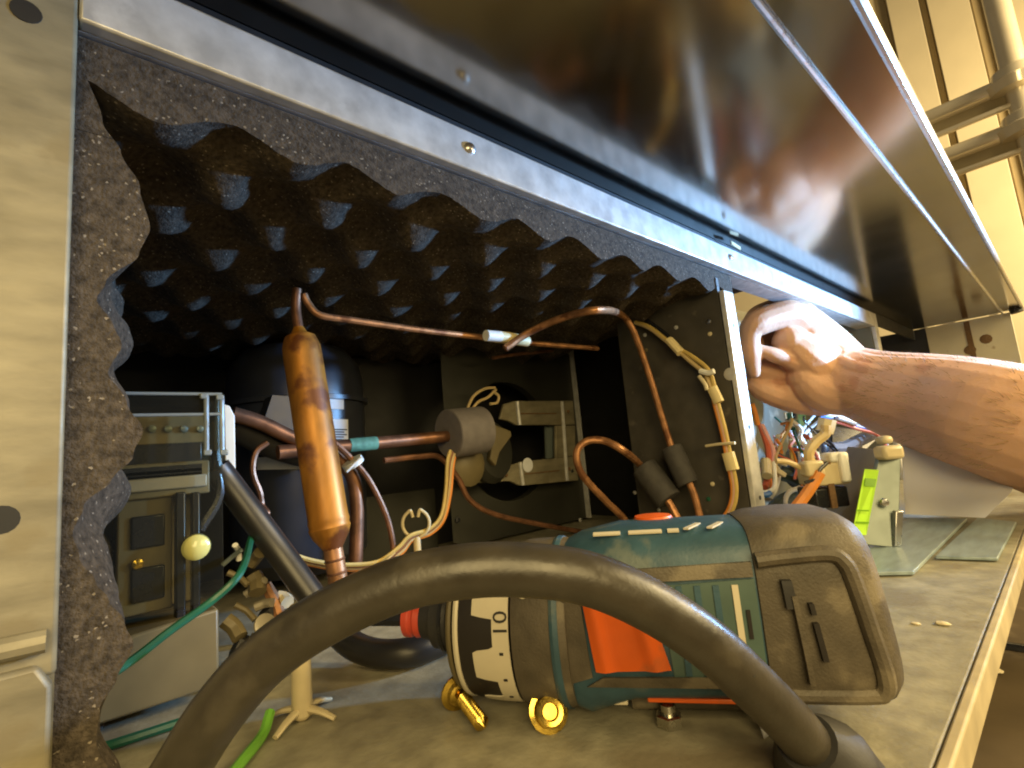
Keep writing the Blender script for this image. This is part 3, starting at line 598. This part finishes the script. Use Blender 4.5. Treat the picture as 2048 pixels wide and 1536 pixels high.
obj('sleeve', MB().tube([K(1532, 922, 2.42), K(1534, 952, 2.42)], .028, 10, smooth=False), CREAM, wc)
obj('blue_tip', MB().tube([K(1520, 990, 2.42), K(1532, 990, 2.42), K(1540, 986, 2.42)], .016, 8), BLUEC, wc)
hb = thing('ribbon_harness', 'bundle of pink white and blue wires passing under the forearm', 'wires', K(1750, 870, 2.7))
for k, m_ in enumerate((PINKW, WHITEW, WHITEW, BLUEC, REDW)):
    obj('wire', MB().tube([K(x, y+k*5-8, 2.72-.01*k) for x, y in ((1640, 826), (1680, 834), (1715, 846), (1750, 856), (1768, 872), (1775, 892))], .011, 6), m_, hb)
obj('white_sleeve', MB().tube([K(1672, 836, 2.68), K(1710, 848, 2.68)], .030, 8, flat=.5), WHITEP, hb)
dk = obj('junction_pouch', MB().prism([K(1660, 850, 2.9), K(1740, 862, 2.9), K(1755, 880, 2.9), K(1735, 900, 2.9), K(1665, 905, 2.9)], (.06, .08, 0)), BLACKM, bevel=.01); tag(dk, 'black pouch of wiring behind the pale lead', 'pouch')
gs = kl('grey_sleeve', 'grey cloth sleeve lying behind the relay', [(1660, 898), (1690, 895), (1720, 880), (1745, 868)], .045, SLEEVEL, 2.8, 'sleeve')
gw = obj('green_wad', MB().tube([K(x, y, 2.68) for x, y in ((1560, 945), (1590, 955), (1615, 975), (1610, 1000), (1575, 1000), (1545, 1030), (1540, 1060))], .05, 10), mat('dark_green_loom', (.03, .05, .04), .5, var=.4, scale=60)); tag(gw, 'dark green tangled loom under the capacitor', 'loom')
tg_ = thing('wire_tangle', 'tangle of thin coloured wires filling the wiring bay under the wrist', 'wires', K(1600, 1000, 2.7))
rw = random.Random(11)
for k in range(26):
    x0, y0 = rw.uniform(1528, 1640), rw.uniform(830, 900); x1, y1 = x0+rw.uniform(-30, 90), y0+rw.uniform(50, 130); cc_ = rw.uniform(2.5, 2.75)
    x1 = min(1690, max(1528, x1)); y1 = min(1000, y1)
    pts = [K(x0+(x1-x0)*t+rw.uniform(-14, 14), y0+(y1-y0)*t+rw.uniform(-12, 12), cc_+rw.uniform(-.04, .04)) for t in (0, .25, .5, .75, 1)]
    obj('wire', MB().tube(pts, rw.uniform(.006, .011), 6, steps=6), rw.choice([WHITEW, WHITEW, REDW, BLACKM, GREENW, BEIGEW, BLUEC, ORANGEW, YELW, PINKW]), tg_)
for k in range(7):
    obj('crimp_connector', MB().box(K(rw.uniform(1535, 1640), rw.uniform(840, 980), rw.uniform(2.45, 2.6)), (.05, .03, .03), u=(rw.uniform(-1, 1), rw.uniform(-1, 1), rw.uniform(-1, 1)), v=(0.3, 1, .2)), rw.choice([WHITEP, CREAM, REDW, WHITEP]), tg_, bevel=.006)
# wiring cover with sticker
cv = thing('wiring_cover', 'small khaki and grey steel wiring cover with a lime sticker', 'cover', P(1750, 1090, Z=0.01))
def quad_plate(name, pts, ext, m_, par, bev=.003): return obj(name, MB().prism(pts, ext), m_, par, bevel=bev)
quad_plate('khaki_face', [K0(1645, 1048, 2.50), K0(1717, 1088, 1.945), K0(1767, 900, 2.06), K0(1700, 893, 2.62)], d_*.02, KHAKI, cv)
quad_plate('grey_face', [K0(1716, 1088, 1.940), K0(1797, 1096, 1.915), K0(1802, 895, 1.995), K0(1762, 897, 2.055)], d_*.02, GREYMET, cv)
quad_plate('bright_edge', [K0(1790, 1094, 1.905), K0(1804, 1090, 1.905), K0(1808, 1022, 1.925), K0(1792, 1022, 1.925)], d_*.02, HEM, cv)
quad_plate('lime_sticker', [K0(1704, 1070, 1.915), K0(1733, 1070, 1.915), K0(1758, 940, 1.990), K0(1730, 938, 2.015)], d_*.004, LIME, cv, 0)
quad_plate('sticker_print', [K0(1729, 972, 1.983), K0(1750, 974, 1.967), K0(1753, 958, 1.975), K0(1731, 956, 1.990)], d_*.003, LIMED, cv, 0)
for yy in (1020, 1044): quad_plate('sticker_line', [K0(1712, yy+2, 1.925), K0(1738, yy+3, 1.923), K0(1739, yy, 1.923), K0(1713, yy-1, 1.925)], d_*.003, LIMED, cv, 0)
obj('cover_screw', MB().lathe(K0(1768, 1005, 1.955), -d_, [(0, .018), (.008, .015), (.011, .003)], 12), HEM, cv)
obj('cover_block', MB().box(K0(1777, 905, 2.015), (.085, .07, .055), u=u_, v=d_, w_=(0, 0, 1)), NYLON, cv, bevel=.014)
obj('cover_block', MB().box(K0(1768, 880, 2.115), (.045, .06, .035), u=u_, v=d_, w_=(0, 0, 1)), CREAM, cv, bevel=.014)
pp = thing('wiring_sheet', 'white paper sheet hanging behind the forearm on the right', 'paper', K0(1880, 1035, 2.3))
def sheet(u, v):
    x0, y0 = 1802+10*v, 850+178*v; x1, y1 = 2030-60*max(0, v-.55)/.45*(1), 905+ (1036-905)*v
    x = x0+(x1-x0)*u; y = y0+(y1-y0)*u
    return K0(x, y, 2.85-.48*u*(1-.5*v)-.52*v+.02*math.sin(u*5)-.06*max(0, v-.72))
obj('sheet', MB().slab(sheet, lambda u, v: sheet(u, v)+d_*.006, 14, 8), PAPER, pp)
pl = obj('zinc_plate', MB().prism([P(1700, 1112, Z=.004), P(1735, 1152, Z=.004), P(1828, 1150, Z=.004), P(1935, 1042, Z=.004), P(1810, 1040, Z=.004)], (0, 0, .012)), PLATE_LAMPTINT, bevel=.002); tag(pl, 'zinc plate tinted lamp-blue, with slanted edge, lying under the wiring cover', 'plate')
pl = obj('zinc_plate', MB().prism([P(1872, 1118, Z=.004), P(1996, 1122, Z=.004), P(2034, 1048, Z=.004), P(1955, 1040, Z=.004)], (0, 0, .010)), PLATE_LAMPTINT, bevel=.002); tag(pl, 'small pale zinc plate near the front edge on the right', 'plate')

# ================================================================ PERSON
SK = []
def blob(pts):       # pts: (px, py, c, radius)
    P3 = [(P(x, y, c=c), r) for x, y, c, r in pts]; SK.append(P3)
hand = MB()
def chain(pts, n=14):
    kf = lambda x: 1.56 if x < 1640 else max(1.12, 1.56-.42*(x-1640)/400)
    P3 = [(P(x, y, c=c*kf(x)), r*kf(x)) for x, y, c, r in pts]
    cen = spline([p for p, r in P3], 6); rr = spline([Vector((r, 0, 0)) for p, r in P3], 6)
    m = len(cen); rad = [max(.01, v.x) for v in rr]
    hand.tube(cen, lambda t: rad[min(m-1, int(round(t*(m-1))))], n, smooth=False)
    for p, r in ((cen[0], rad[0]), (cen[-1], rad[-1])):
        hand.lathe(p, (0, 0, 1), [(-r*math.cos(a), max(.001, r*math.sin(a))) for a in [math.pi*k/8 for k in range(9)]], n)
# forearm, wrist
chain([(1688, 760, 2.06, .132), (1735, 776, 2.05, .144), (1800, 795, 2.03, .172), (1900, 818, 2.00, .204), (2010, 846, 1.96, .226), (2150, 890, 1.92, .245), (2350, 960, 1.88, .28)], 20)
chain([(1690, 735, 2.10, .095), (1760, 752, 2.08, .105), (1860, 775, 2.06, .14), (2000, 806, 2.03, .17), (2200, 860, 2.0, .19)], 16)
# back of the hand: the four metacarpals
chain([(1692, 742, 2.09, .110), (1645, 700, 2.06, .100), (1598, 640, 2.02, .066)])
chain([(1695, 735, 2.18, .100), (1648, 684, 2.15, .090), (1600, 632, 2.12, .066)])
chain([(1695, 742, 2.26, .092), (1650, 698, 2.25, .085), (1604, 652, 2.23, .062)])
chain([(1690, 765, 2.30, .085), (1650, 725, 2.31, .078), (1610, 685, 2.32, .058)])
chain([(1690, 770, 2.10, .110), (1645, 755, 2.12, .100), (1600, 735, 2.14, .085)])
# ball of the thumb, rounded towards the fingers
chain([(1685, 756, 2.05, .120), (1642, 738, 2.02, .112), (1606, 710, 1.995, .090), (1578, 684, 1.985, .064)])
chain([(1688, 784, 2.03, .098), (1652, 780, 2.005, .096), (1622, 768, 1.99, .080), (1606, 752, 1.99, .060)])
# thumb tip
chain([(1600, 728, 1.985, .052), (1572, 717, 1.965, .034), (1545, 709, 1.955, .030), (1520, 700, 1.955, .022)], 10)
# index finger
chain([(1598, 642, 2.01, .062), (1576, 630, 1.99, .061), (1540, 637, 1.97, .053), (1510, 650, 1.96, .051), (1500, 668, 1.96, .042), (1499, 692, 1.96, .040), (1501, 710, 1.965, .041), (1504, 728, 1.97, .033), (1508, 744, 1.975, .025)], 12)
# middle, ring and little fingers, each further from the camera
chain([(1600, 632, 2.12, .060), (1574, 618, 2.11, .052), (1540, 622, 2.10, .046), (1512, 638, 2.09, .046), (1506, 664, 2.09, .037), (1510, 692, 2.09, .037), (1522, 716, 2.09, .028)], 12)
chain([(1612, 765, 2.10, .060), (1575, 752, 2.075, .052), (1540, 744, 2.06, .047), (1512, 738, 2.06, .040), (1500, 730, 2.08, .030)], 12)
chain([(1640, 798, 2.07, .072), (1600, 797, 2.06, .066), (1562, 790, 2.055, .058), (1528, 779, 2.06, .050), (1503, 766, 2.08, .036)], 12)
chain([(1604, 652, 2.23, .060), (1565, 655, 2.22, .054), (1532, 676, 2.21, .052), (1530, 706, 2.20, .048), (1550, 724, 2.18, .044)], 12)
chain([(1600, 735, 2.14, .085), (1560, 728, 2.16, .070), (1530, 735, 2.16, .055)], 12)
# tendons on the wrist
chain([(1660, 712, 2.00, .028), (1710, 735, 1.965, .028), (1790, 752, 1.93, .028), (1880, 770, 1.89, .020)], 8)
pr = obj('person', hand, SKIN, angle=180)
m = pr.modifiers.new('remesh', 'REMESH'); m.mode = 'VOXEL'; m.voxel_size = .0011; m.use_smooth_shade = True
m = pr.modifiers.new('smooth', 'SMOOTH'); m.factor = .5; m.iterations = 3
tag(pr, 'bare hairy forearm and closed hand reaching in from the right to the divider', 'person')

hr = MB(); rh = random.Random(3)
arm_c = [(P(x, y, c=c*k_), r*k_) for x, y, c, r, k_ in [(1735, 776, 2.05, .144, 1.46), (1800, 795, 2.03, .172, 1.39), (1900, 818, 2.00, .204, 1.287), (2010, 846, 1.96, .226, 1.172), (2090, 870, 1.94, .235, 1.12)]]
for k in range(520):
    t = rh.random()*3.999; i = int(t); f = t-i
    c_ = arm_c[i][0].lerp(arm_c[i+1][0], f); r_ = arm_c[i][1]*(1-f)+arm_c[i+1][1]*f
    al = (arm_c[i+1][0]-arm_c[i][0]).normalized(); a = rh.uniform(-.6, 2.6)
    up_ = (Vector((0, 0, 1))-al*al.z).normalized(); sd = al.cross(up_)
    if sd.dot(Vector((right.x, right.y, 0)).cross(Vector((0, 0, 1)))) < 0: sd = -sd
    rd = up_*math.cos(a-.3)+sd*math.sin(a-.3)
    b0 = c_+rd*r_*.97; ln = rh.uniform(.03, .06)
    tip = b0+rd*ln*.55+(-al*.8+Vector((rh.uniform(-.4, .4), rh.uniform(-.4, .4), rh.uniform(-.5, .3))))*ln
    hr.tube([b0, (b0+tip)/2+rd*ln*.15, tip], lambda q: .0013*(1.1-q), 3, smooth=False)
ho = obj('arm_hair', hr, HAIR, pr); ho['kind'] = 'stuff'

# ================================================================ DRILL
dn = Vector((-.571, .821, 0)).normalized(); nn = Vector((.821, .571, 0)).normalized()
def D(s_, wv, z): return nn*(1.064+wv)+dn*s_+Vector((0, 0, z))     # along axis (nose +), across (away from camera +), up
dl = thing('cordless_drill', 'teal and black drill driver lying on the base with orange side panel', 'drill', D(-.1, 0, 0))
AZD = .160
def sect(s_, hw, z0, z1, e=3.4, n=36, sh=0):
    zc, hh = (z0+z1)/2, (z1-z0)/2; out = []
    for k in range(n):
        a = 2*math.pi*k/n; ca, sa = math.cos(a), math.sin(a)
        zz = zc+hh*math.copysign(abs(sa)**(2/e), sa); out.append(D(s_+sh*zz/.35, hw*math.copysign(abs(ca)**(2/e), ca), zz))
    return out
def loft(secs):
    n = len(secs[0]); vs = [v for q in secs for v in q]; fs = []
    for i in range(len(secs)-1):
        for k in range(n):
            a = i*n+k; b_ = i*n+(k+1) % n; fs.append((a, b_, b_+n, a+n))
    fs.append(tuple(range(n-1, -1, -1))); fs.append(tuple((len(secs)-1)*n+k for k in range(n)))
    mb_ = MB(); mb_.add(vs, fs); return mb_
HW = .132; ZT_ = .338
body = obj('body', loft([sect(.17, .10, .05, .27, 2.2), sect(.16, HW-.004, .008, .312, 2.4), sect(.13, HW, .004, .325, 2.8), sect(.05, HW, .04, ZT_, 4), sect(-.19, HW, .045, ZT_, 4)]), TEAL, dl)
# rear rubber cap, several steps
obj('rear_cap', loft([sect(-.165, HW-.01, .02, .31, 4), sect(-.170, HW+.004, .045, .340, 4), sect(-.20, HW+.008, .043, .348, 4), sect(-.26, HW+.010, .042, .352, 4), sect(-.335, HW+.008, .042, .350, 4, sh=.02), sect(-.360, HW+.0, .046, .345, 3.8, sh=.03), sect(-.380, HW-.022, .058, .330, 3.6, sh=.03), sect(-.392, HW-.06, .08, .30, 3.4, sh=.03)]), DRUB, dl)
def side_w(z, hw=HW, z0=.045, z1=.338, e=4):
    q = min(.999, abs((z-(z0+z1)/2)/((z1-z0)/2))); return -hw*(1-q**e)**(1/e)
def side_patch(name, poly_fn, m_, h=.004, nu=6, nv=10, hw=HW, e=4, z0=.045, z1=.338, par=None, ripple=None):
    def fn(u, v):
        s_, z = poly_fn(u, v); return D(s_, side_w(z, hw, z0, z1, e)-h-(ripple(u, v) if ripple else 0), z)
    def fi(u, v):
        s_, z = poly_fn(u, v); return D(s_, side_w(z, hw, z0, z1, e)+.01, z)
    return obj(name, MB().slab(fn, fi, nu, nv), m_, par or dl)
def quad(a, b, c, d):   # (s,z) corners: bottom-left,bottom-right,top-right,top-left with u left->right
    def f(u, v):
        x0 = a[0]+(b[0]-a[0])*u; y0 = a[1]+(b[1]-a[1])*u; x1 = d[0]+(c[0]-d[0])*u; y1 = d[1]+(c[1]-d[1])*u
        return x0+(x1-x0)*v, y0+(y1-y0)*v
    return f
side_patch('front_grip', quad((.165, .085), (.118, .10), (.128, .262), (.168, .25)), DRUB, .006)
side_patch('grip_rail', quad((.13, .082), (-.165, .084), (-.165, .104), (.10, .100)), DRUB, .007, nu=14, nv=3)
side_patch('grip_rail', quad((.13, .255), (-.165, .262), (-.165, .285), (.13, .276)), DRUB, .007, nu=14, nv=3)
side_patch('vent_panel', quad((-.02, .1), (-.166, .1), (-.166, .258), (-.012, .25)), TEALP, .003)
side_patch('orange_panel', quad((.110, .112), (-.016, .116), (.016, .250), (.124, .25)), ORANGE, .010, nu=24, nv=10, ripple=lambda u, v: .006*max(0, math.sin(u*math.pi*3.0+.3))**2)
for s_ in (-.045, -.075, -.105, -.135):
    side_patch('vent_fin', quad((s_+.006, .105), (s_-.004, .105), (s_-.004, .25), (s_+.006, .25)), TEAL if s_ != -.135 else DWHITE, .006, nu=2)
side_patch('vent_slot', quad((-.146, .165), (-.152, .165), (-.152, .21), (-.146, .21)), DBLACK, .0065, nu=2)
CW = dict(hw=HW+.010, e=4, z0=.042, z1=.351)
def side_tube(name, path, r_, m_, n_=8, off=.0):
    return obj(name, MB().tube([D(a_, side_w(z_, **CW)-off, z_) for a_, z_ in path], r_, n_), m_, dl)
side_tube('cap_rim', [(-.172, .288), (-.220, .292), (-.282, .294), (-.302, .280), (-.310, .25), (-.321, .18), (-.332, .11), (-.328, .085), (-.31, .078), (-.23, .076), (-.172, .078)], .013, DRUB, 10)
side_patch('cap_slot', quad((-.246, .135), (-.254, .135), (-.248, .192), (-.240, .192)), DBLACK, .0095, nu=2, **CW)
side_patch('cap_slot', quad((-.240, .205), (-.247, .205), (-.245, .222), (-.238, .222)), DBLACK, .0095, nu=2, **CW)
side_patch('cap_rib', quad((-.222, .10), (-.230, .10), (-.222, .235), (-.214, .235)), DRUB, .0135, nu=2, **CW)
side_patch('cap_notch', quad((-.205, .215), (-.222, .215), (-.218, .258), (-.203, .258)), RUBBERM, .0105, nu=2, **CW)
obj('grip_foot', loft([sect(-.20, .05, .001, .10, 3), sect(.06, .06, .001, .10, 3)]), DRUB, dl)
# clutch collar
ax_o = D(.155, 0, AZD)
def lat(name, prof, m_, par=dl, n=48): return obj(name, MB().lathe(ax_o, dn, prof, n), m_, par, angle=28)
lat('gear_ring', [(0, .10), (.0, .153), (.015, .157), (.025, .152), (.03, .156), (.085, .155), (.10, .150), (.104, .12)], DRUB)
lat('teal_ring', [(.012, .14), (.013, .1585), (.022, .1595), (.028, .157), (.029, .14)], TEAL)
coll = lat('clutch_collar', [(.103, .13), (.104, .1475), (.15, .146), (.19, .142), (.215, .136), (.225, .12), (.226, .08)], DBLACK)
lat('collar_ridge', [(.204, .12), (.205, .1405), (.210, .1415), (.215, .1395), (.216, .12)], DWHITE)
lat('collar_ridge', [(.222, .10), (.223, .130), (.228, .131), (.233, .128), (.234, .10)], CREAMD)
lat('nose_cone', [(.225, .10), (.228, .118), (.24, .105), (.25, .07), (.262, .062), (.27, .066), (.285, .060), (.30, .058), (.305, .045), (.33, .040), (.332, .02)], RUBBERM)
lat('chuck_band', [(.268, .05), (.269, .068), (.276, .068), (.277, .05)], BLACKM)
lat('red_bit_ring', [(.330, .01), (.331, .036), (.345, .038), (.350, .034), (.356, .034), (.360, .037), (.372, .036), (.374, .01)], RED)
lat('driver_bit', [(.373, .01), (.374, .016), (.46, .015), (.48, .006)], BLACKM, n=8)
# white number band with teeth, wrapped round the collar
un, vn = nn, Vector((0, 0, 1))
def colp(ang, t, r): return ax_o+dn*t+un*(-r*math.cos(ang))+vn*(r*math.sin(ang))   # ang 0 faces the camera side
def colr(t): return .1475-.0015*(t-.104)/.046 if t < .15 else .146-.004*(t-.15)/.04
NB = 240
def bandtop(a):
    ph = abs((math.degrees(a)-7+22.5) % 45-22.5); lo, hi = .136, .176
    return lo if ph < 9.5 else (lo+(hi-lo)*(ph-9.5)/2.5 if ph < 12 else hi)
def bfn(u, v):
    a = 2*math.pi*u; t = .1045+(bandtop(a)-.1045)*v; return colp(a, t, colr(t)+.0015)
def bfi(u, v):
    a = 2*math.pi*u; t = .1045+(bandtop(a)-.1045)*v; return colp(a, t, colr(t)-.003)
obj('number_band', MB().slab(bfn, bfi, NB, 4), DWHITE, coll, angle=30)
for k in range(18):
    a = math.radians(k*20-6)
    if 2 < math.degrees(a) < 25: continue
    q = colp(a, .120, colr(.12)+.0022); obj('tick_mark', MB().box(q, (.007, .0045, .002), u=dn, v=(un*math.sin(a)+vn*math.cos(a)), w_=(-un*math.cos(a)+vn*math.sin(a))), INK, coll)
def text_mesh(txt, size):
    cu = bpy.data.curves.new('t', 'FONT'); cu.body = txt; cu.size = size; cu.align_x = 'CENTER'; cu.align_y = 'CENTER'; cu.resolution_u = 3
    to = bpy.data.objects.new('t', cu); C.objects.link(to); dg = bpy.context.evaluated_depsgraph_get(); dg.update()
    me = bpy.data.meshes.new_from_object(to.evaluated_get(dg)); vs = [v.co.copy() for v in me.vertices]; fs = [tuple(p.vertices) for p in me.polygons]
    bpy.data.objects.remove(to); bpy.data.curves.remove(cu); bpy.data.meshes.remove(me); return vs, fs
vs, fs = text_mesh('10', .045)
mb = MB(); mb.add([colp(math.radians(13.5)+v.x/.148, .121-v.y*.85, colr(.12)+.0032) for v in vs], fs)
obj('number_print', mb, INK, coll, smooth=False)
q = colp(math.radians(32), .075, .158); obj('arrow_mark', MB().lathe(q, -un*math.cos(.55)+vn*math.sin(.55), [(0, .010), (.002, .009)], 12), DWHITE, dl)
# stripes and red pads on the top and the base of the drill
for s_ in (-.085, -.125):
    obj('top_stripe', MB().box(D(s_, -.07, .3375), (.010, .06, .003), u=dn*1.0+nn*.5, v=nn-dn*.5, w_=(0, 0, 1)), DWHITE, dl)
for s_, ln_ in ((.07, .05), (.0, .06), (-.05, .02)):
    obj('top_label', MB().box(D(s_, -.085, .334), (ln_, .012, .003), u=dn, v=nn-Vector((0, 0, -.25)), w_=Vector((0, 0, 1))-nn*.25), DWHITE, dl)
obj('red_switch', MB().lathe(D(-.02, .07, .333), (0, 0, 1), [(0, .042), (.008, .038), (.011, .01)], 18), ORANGE, dl)
obj('bottom_trim', MB().box(D(-.07, -.085, .048), (.20, .02, .008), u=dn, v=nn, w_=(0, 0, 1)), ORANGE, dl, bevel=.002)
obj('bottom_label', MB().box(D(.09, -.080, .040), (.05, .02, .008), u=dn, v=nn, w_=(0, 0, 1)), DWHITE, dl, bevel=.002)

# ================================================================ FOREGROUND CORD
cpts = [(300, 1640, .60), (352, 1555, .60), (430, 1432, .60), (530, 1318, .61), (650, 1235, .62), (800, 1168, .63), (940, 1141, .635), (1060, 1140, .64), (1180, 1158, .64), (1300, 1210, .645), (1410, 1283, .655), (1505, 1370, .67), (1580, 1445, .69), (1625, 1500, .71)]
cd = thing('power_cord', 'thick dark rubber cord arching across in front of the drill', 'cord', P(1000, 1140, c=.64))
obj('cord_run', MB().tube([P(x, y, c=c) for x, y, c in cpts], .0335, 20, steps=10), CORD, cd)
bt = [P(1612, 1482, c=.70), P(1640, 1522, c=.715), P(1680, 1575, c=.73), P(1740, 1640, c=.74)]
obj('strain_relief', MB().tube(bt, lambda t: .040+.03*min(1, t*2.5), 20), RUBBERM, cd)
tg = obj('paper_tag', MB().prism([P(1510, 1428, Z=.03), P(1535, 1425, Z=.03), P(1548, 1465, Z=.005), P(1528, 1478, Z=.005)], (0, 0, .004)), PAPER); tag(tg, 'small cream paper tag under the drill beside the cord end', 'tag')

# ================================================================ LOOSE HARDWARE
def wing_screw(label, px, py, dirv, tilt):
    p = P(px, py, Z=.0)
    t = thing('brass_screw', label, 'screw', p, 'brass screws lying on the base')
    d = Vector(dirv).normalized(); c_ = p+Vector((0, 0, .034))
    obj('washer_head', MB().lathe(c_-d*.012, d, [(0, .020), (.002, .036), (.006, .036), (.009, .026), (.016, .022), (.020, .012)], 20), BRASS, t)
    prof_ = []
    for k in range(13): prof_ += [(.018+k*.0065, .0090), (.021+k*.0065, .0145)]
    prof_ += [(.104, .008), (.112, .002)]
    obj('thread', MB().lathe(c_, d, prof_, 12), BRASS, t)
    return t
wing_screw('brass screw lying point towards the viewer left of the drill collar', 922, 1425, (-.22, -1.0, -.16), 0)
p = P(1100, 1460, Z=0)
t = thing('brass_screw', 'brass screw lying with its hollow hex head facing out under the drill', 'screw', p, 'brass screws lying on the base')
d = Vector((-.35, -.6, .25)).normalized(); c_ = p+Vector((0, 0, .032))
obj('hex_head', MB().lathe(c_, d, [(-.004, .022), (0, .036), (.004, .036), (.006, .028), (.022, .026), (.024, .022), (.023, .015), (.012, .013)], 18), BRASS, t)
obj('thread', MB().lathe(c_, -d, [(0, .012)]+[(.006+k*.005, .0095+.0055*(k % 2)) for k in range(15)]+[(.085, .003)], 12), BRASS, t)
p = P(1340, 1450, Z=0)
t = thing('hex_bolt', 'silver hex bolt standing on the base under the drill', 'bolt', p)
obj('bolt_head', MB().lathe(p, (0, 0, 1), [(0, .024), (.018, .024), (.020, .020)], 6), ZINC, t, smooth=False); obj('bolt_tip', MB().lathe(p+Vector((0, 0, .019)), (0, 0, 1), [(0, .013), (.016, .013), (.019, .008)], 14), ZINC, t)
def crumb(label, p, r):
    mb_ = MB(); n1, n2 = 8, 6
    mb_.lathe(p, (0, 0, 1), [(.0, r*.6), (r*.25, r), (r*.5, r*.8), (r*.7, r*.2)], 9, sx=1.5)
    for v in mb_.v: v += Vector((random.uniform(-1, 1), random.uniform(-1, 1), random.uniform(0, .5)))*r*.18
    o = obj('crumb', mb_, CRUMB); tag(o, label, 'crumb', 'pale crumbs on the base and floor')
crumb('larger pale crumb on the beige base right of the drill cap', P(1886, 1250, Z=0), .011)
crumb('tiny pale crumb on the beige base close to the drill cap', P(1832, 1249, Z=0), .007)
crumb('pale crumb on the brown floor just past the base edge, upper one', P(1992, 1252, Z=-.60), .035)
crumb('pale crumb on the brown floor past the base edge, lower right one', P(1974, 1342, Z=-.60), .035)
crumb('smallest pale crumb on the brown floor beside the base edge', P(1944, 1330, Z=-.60), .020)
gg = obj('floor_groove', MB().tube([P(1960, 1288, Z=-.598), P(2120, 1312, Z=-.598)], .022, 8, smooth=False), BLACKM, gr)
obj('floor_trim', MB().tube([P(1962, 1280, Z=-.597), P(2120, 1303, Z=-.597)], .010, 8, smooth=False), HEM, gr)

# ================================================================ ROOM BEYOND
XW = 13.0
wl_ = obj('wall', MB().bx(XW, XW+.2, -14, 6, -.6, 12), YWALL); tag(wl_, 'cream panelled kitchen wall', kind='structure')
def strip(px0, px1, name, m_, prd):
    a = P(px0, 70, X=XW-.02); b_ = P(px1, 70, X=XW-.02)
    obj(name, MB().bx(XW-prd, XW-.001, min(a.y, b_.y), max(a.y, b_.y), -.6, 11.9), m_, wl_, bevel=.01)
strip(1735, 1750, 'wall_panel', YWALL, .10); strip(1764, 1784, 'panel_gap', YWALL2, .03); strip(1788, 1852, 'wall_panel', YWALL, .16); strip(1854, 1866, 'panel_gap', YWALL2, .05)
strip(1869, 1955, 'wall_panel', YWALL, .16); strip(1958, 1976, 'panel_gap', YWALL2, .05); strip(1980, 2200, 'wall_panel', YWALL, .12)
XR = 9.0
rk = thing('wire_rack', 'chrome wire shelving rack against the cream wall at upper right', 'rack', P(2022, 200, X=XR))
pb = P(2022, 120, X=XR)
obj('post', MB().lathe((pb.x, pb.y, -.6), (0, 0, 1), [(0, .13), (9.5, .13), (9.55, .05)], 20), CHROME, rk)
for py in (168, 262):
    q = P(2020+(py-168)*.08, py, X=XR)
    obj('collar', MB().lathe((pb.x, pb.y, q.z-.10), (0, 0, 1), [(-.04, .15), (-.02, .26), (.10, .30), (.14, .24), (.26, .22), (.3, .15)], 20), CHROME, rk)
    a = P(2005, py-42, X=XR); b_ = P(1820, py+26, X=XR); dv = (b_-a)
    obj('shelf_rod', MB().tube([Vector((a.x, pb.y+.05, q.z)), Vector((a.x, pb.y+6.0, q.z))], .115, 12, smooth=False), CHROME, rk)
    obj('shelf_rod', MB().tube([Vector((a.x-.05, pb.y+.05, q.z-.30)), Vector((a.x-.05, pb.y+6.0, q.z-.30))], .04, 10, smooth=False), CHROME, rk)
    obj('shelf_side', MB().bx(a.x-.02, a.x+.02, pb.y+.06, pb.y+6.0, q.z-.27, q.z-.04), YWALL2, rk)
    obj('front_rod', MB().tube([Vector((a.x, pb.y-.05, q.z)), Vector((a.x, pb.y-2.6, q.z))], .06, 10, smooth=False), CHROME, rk)
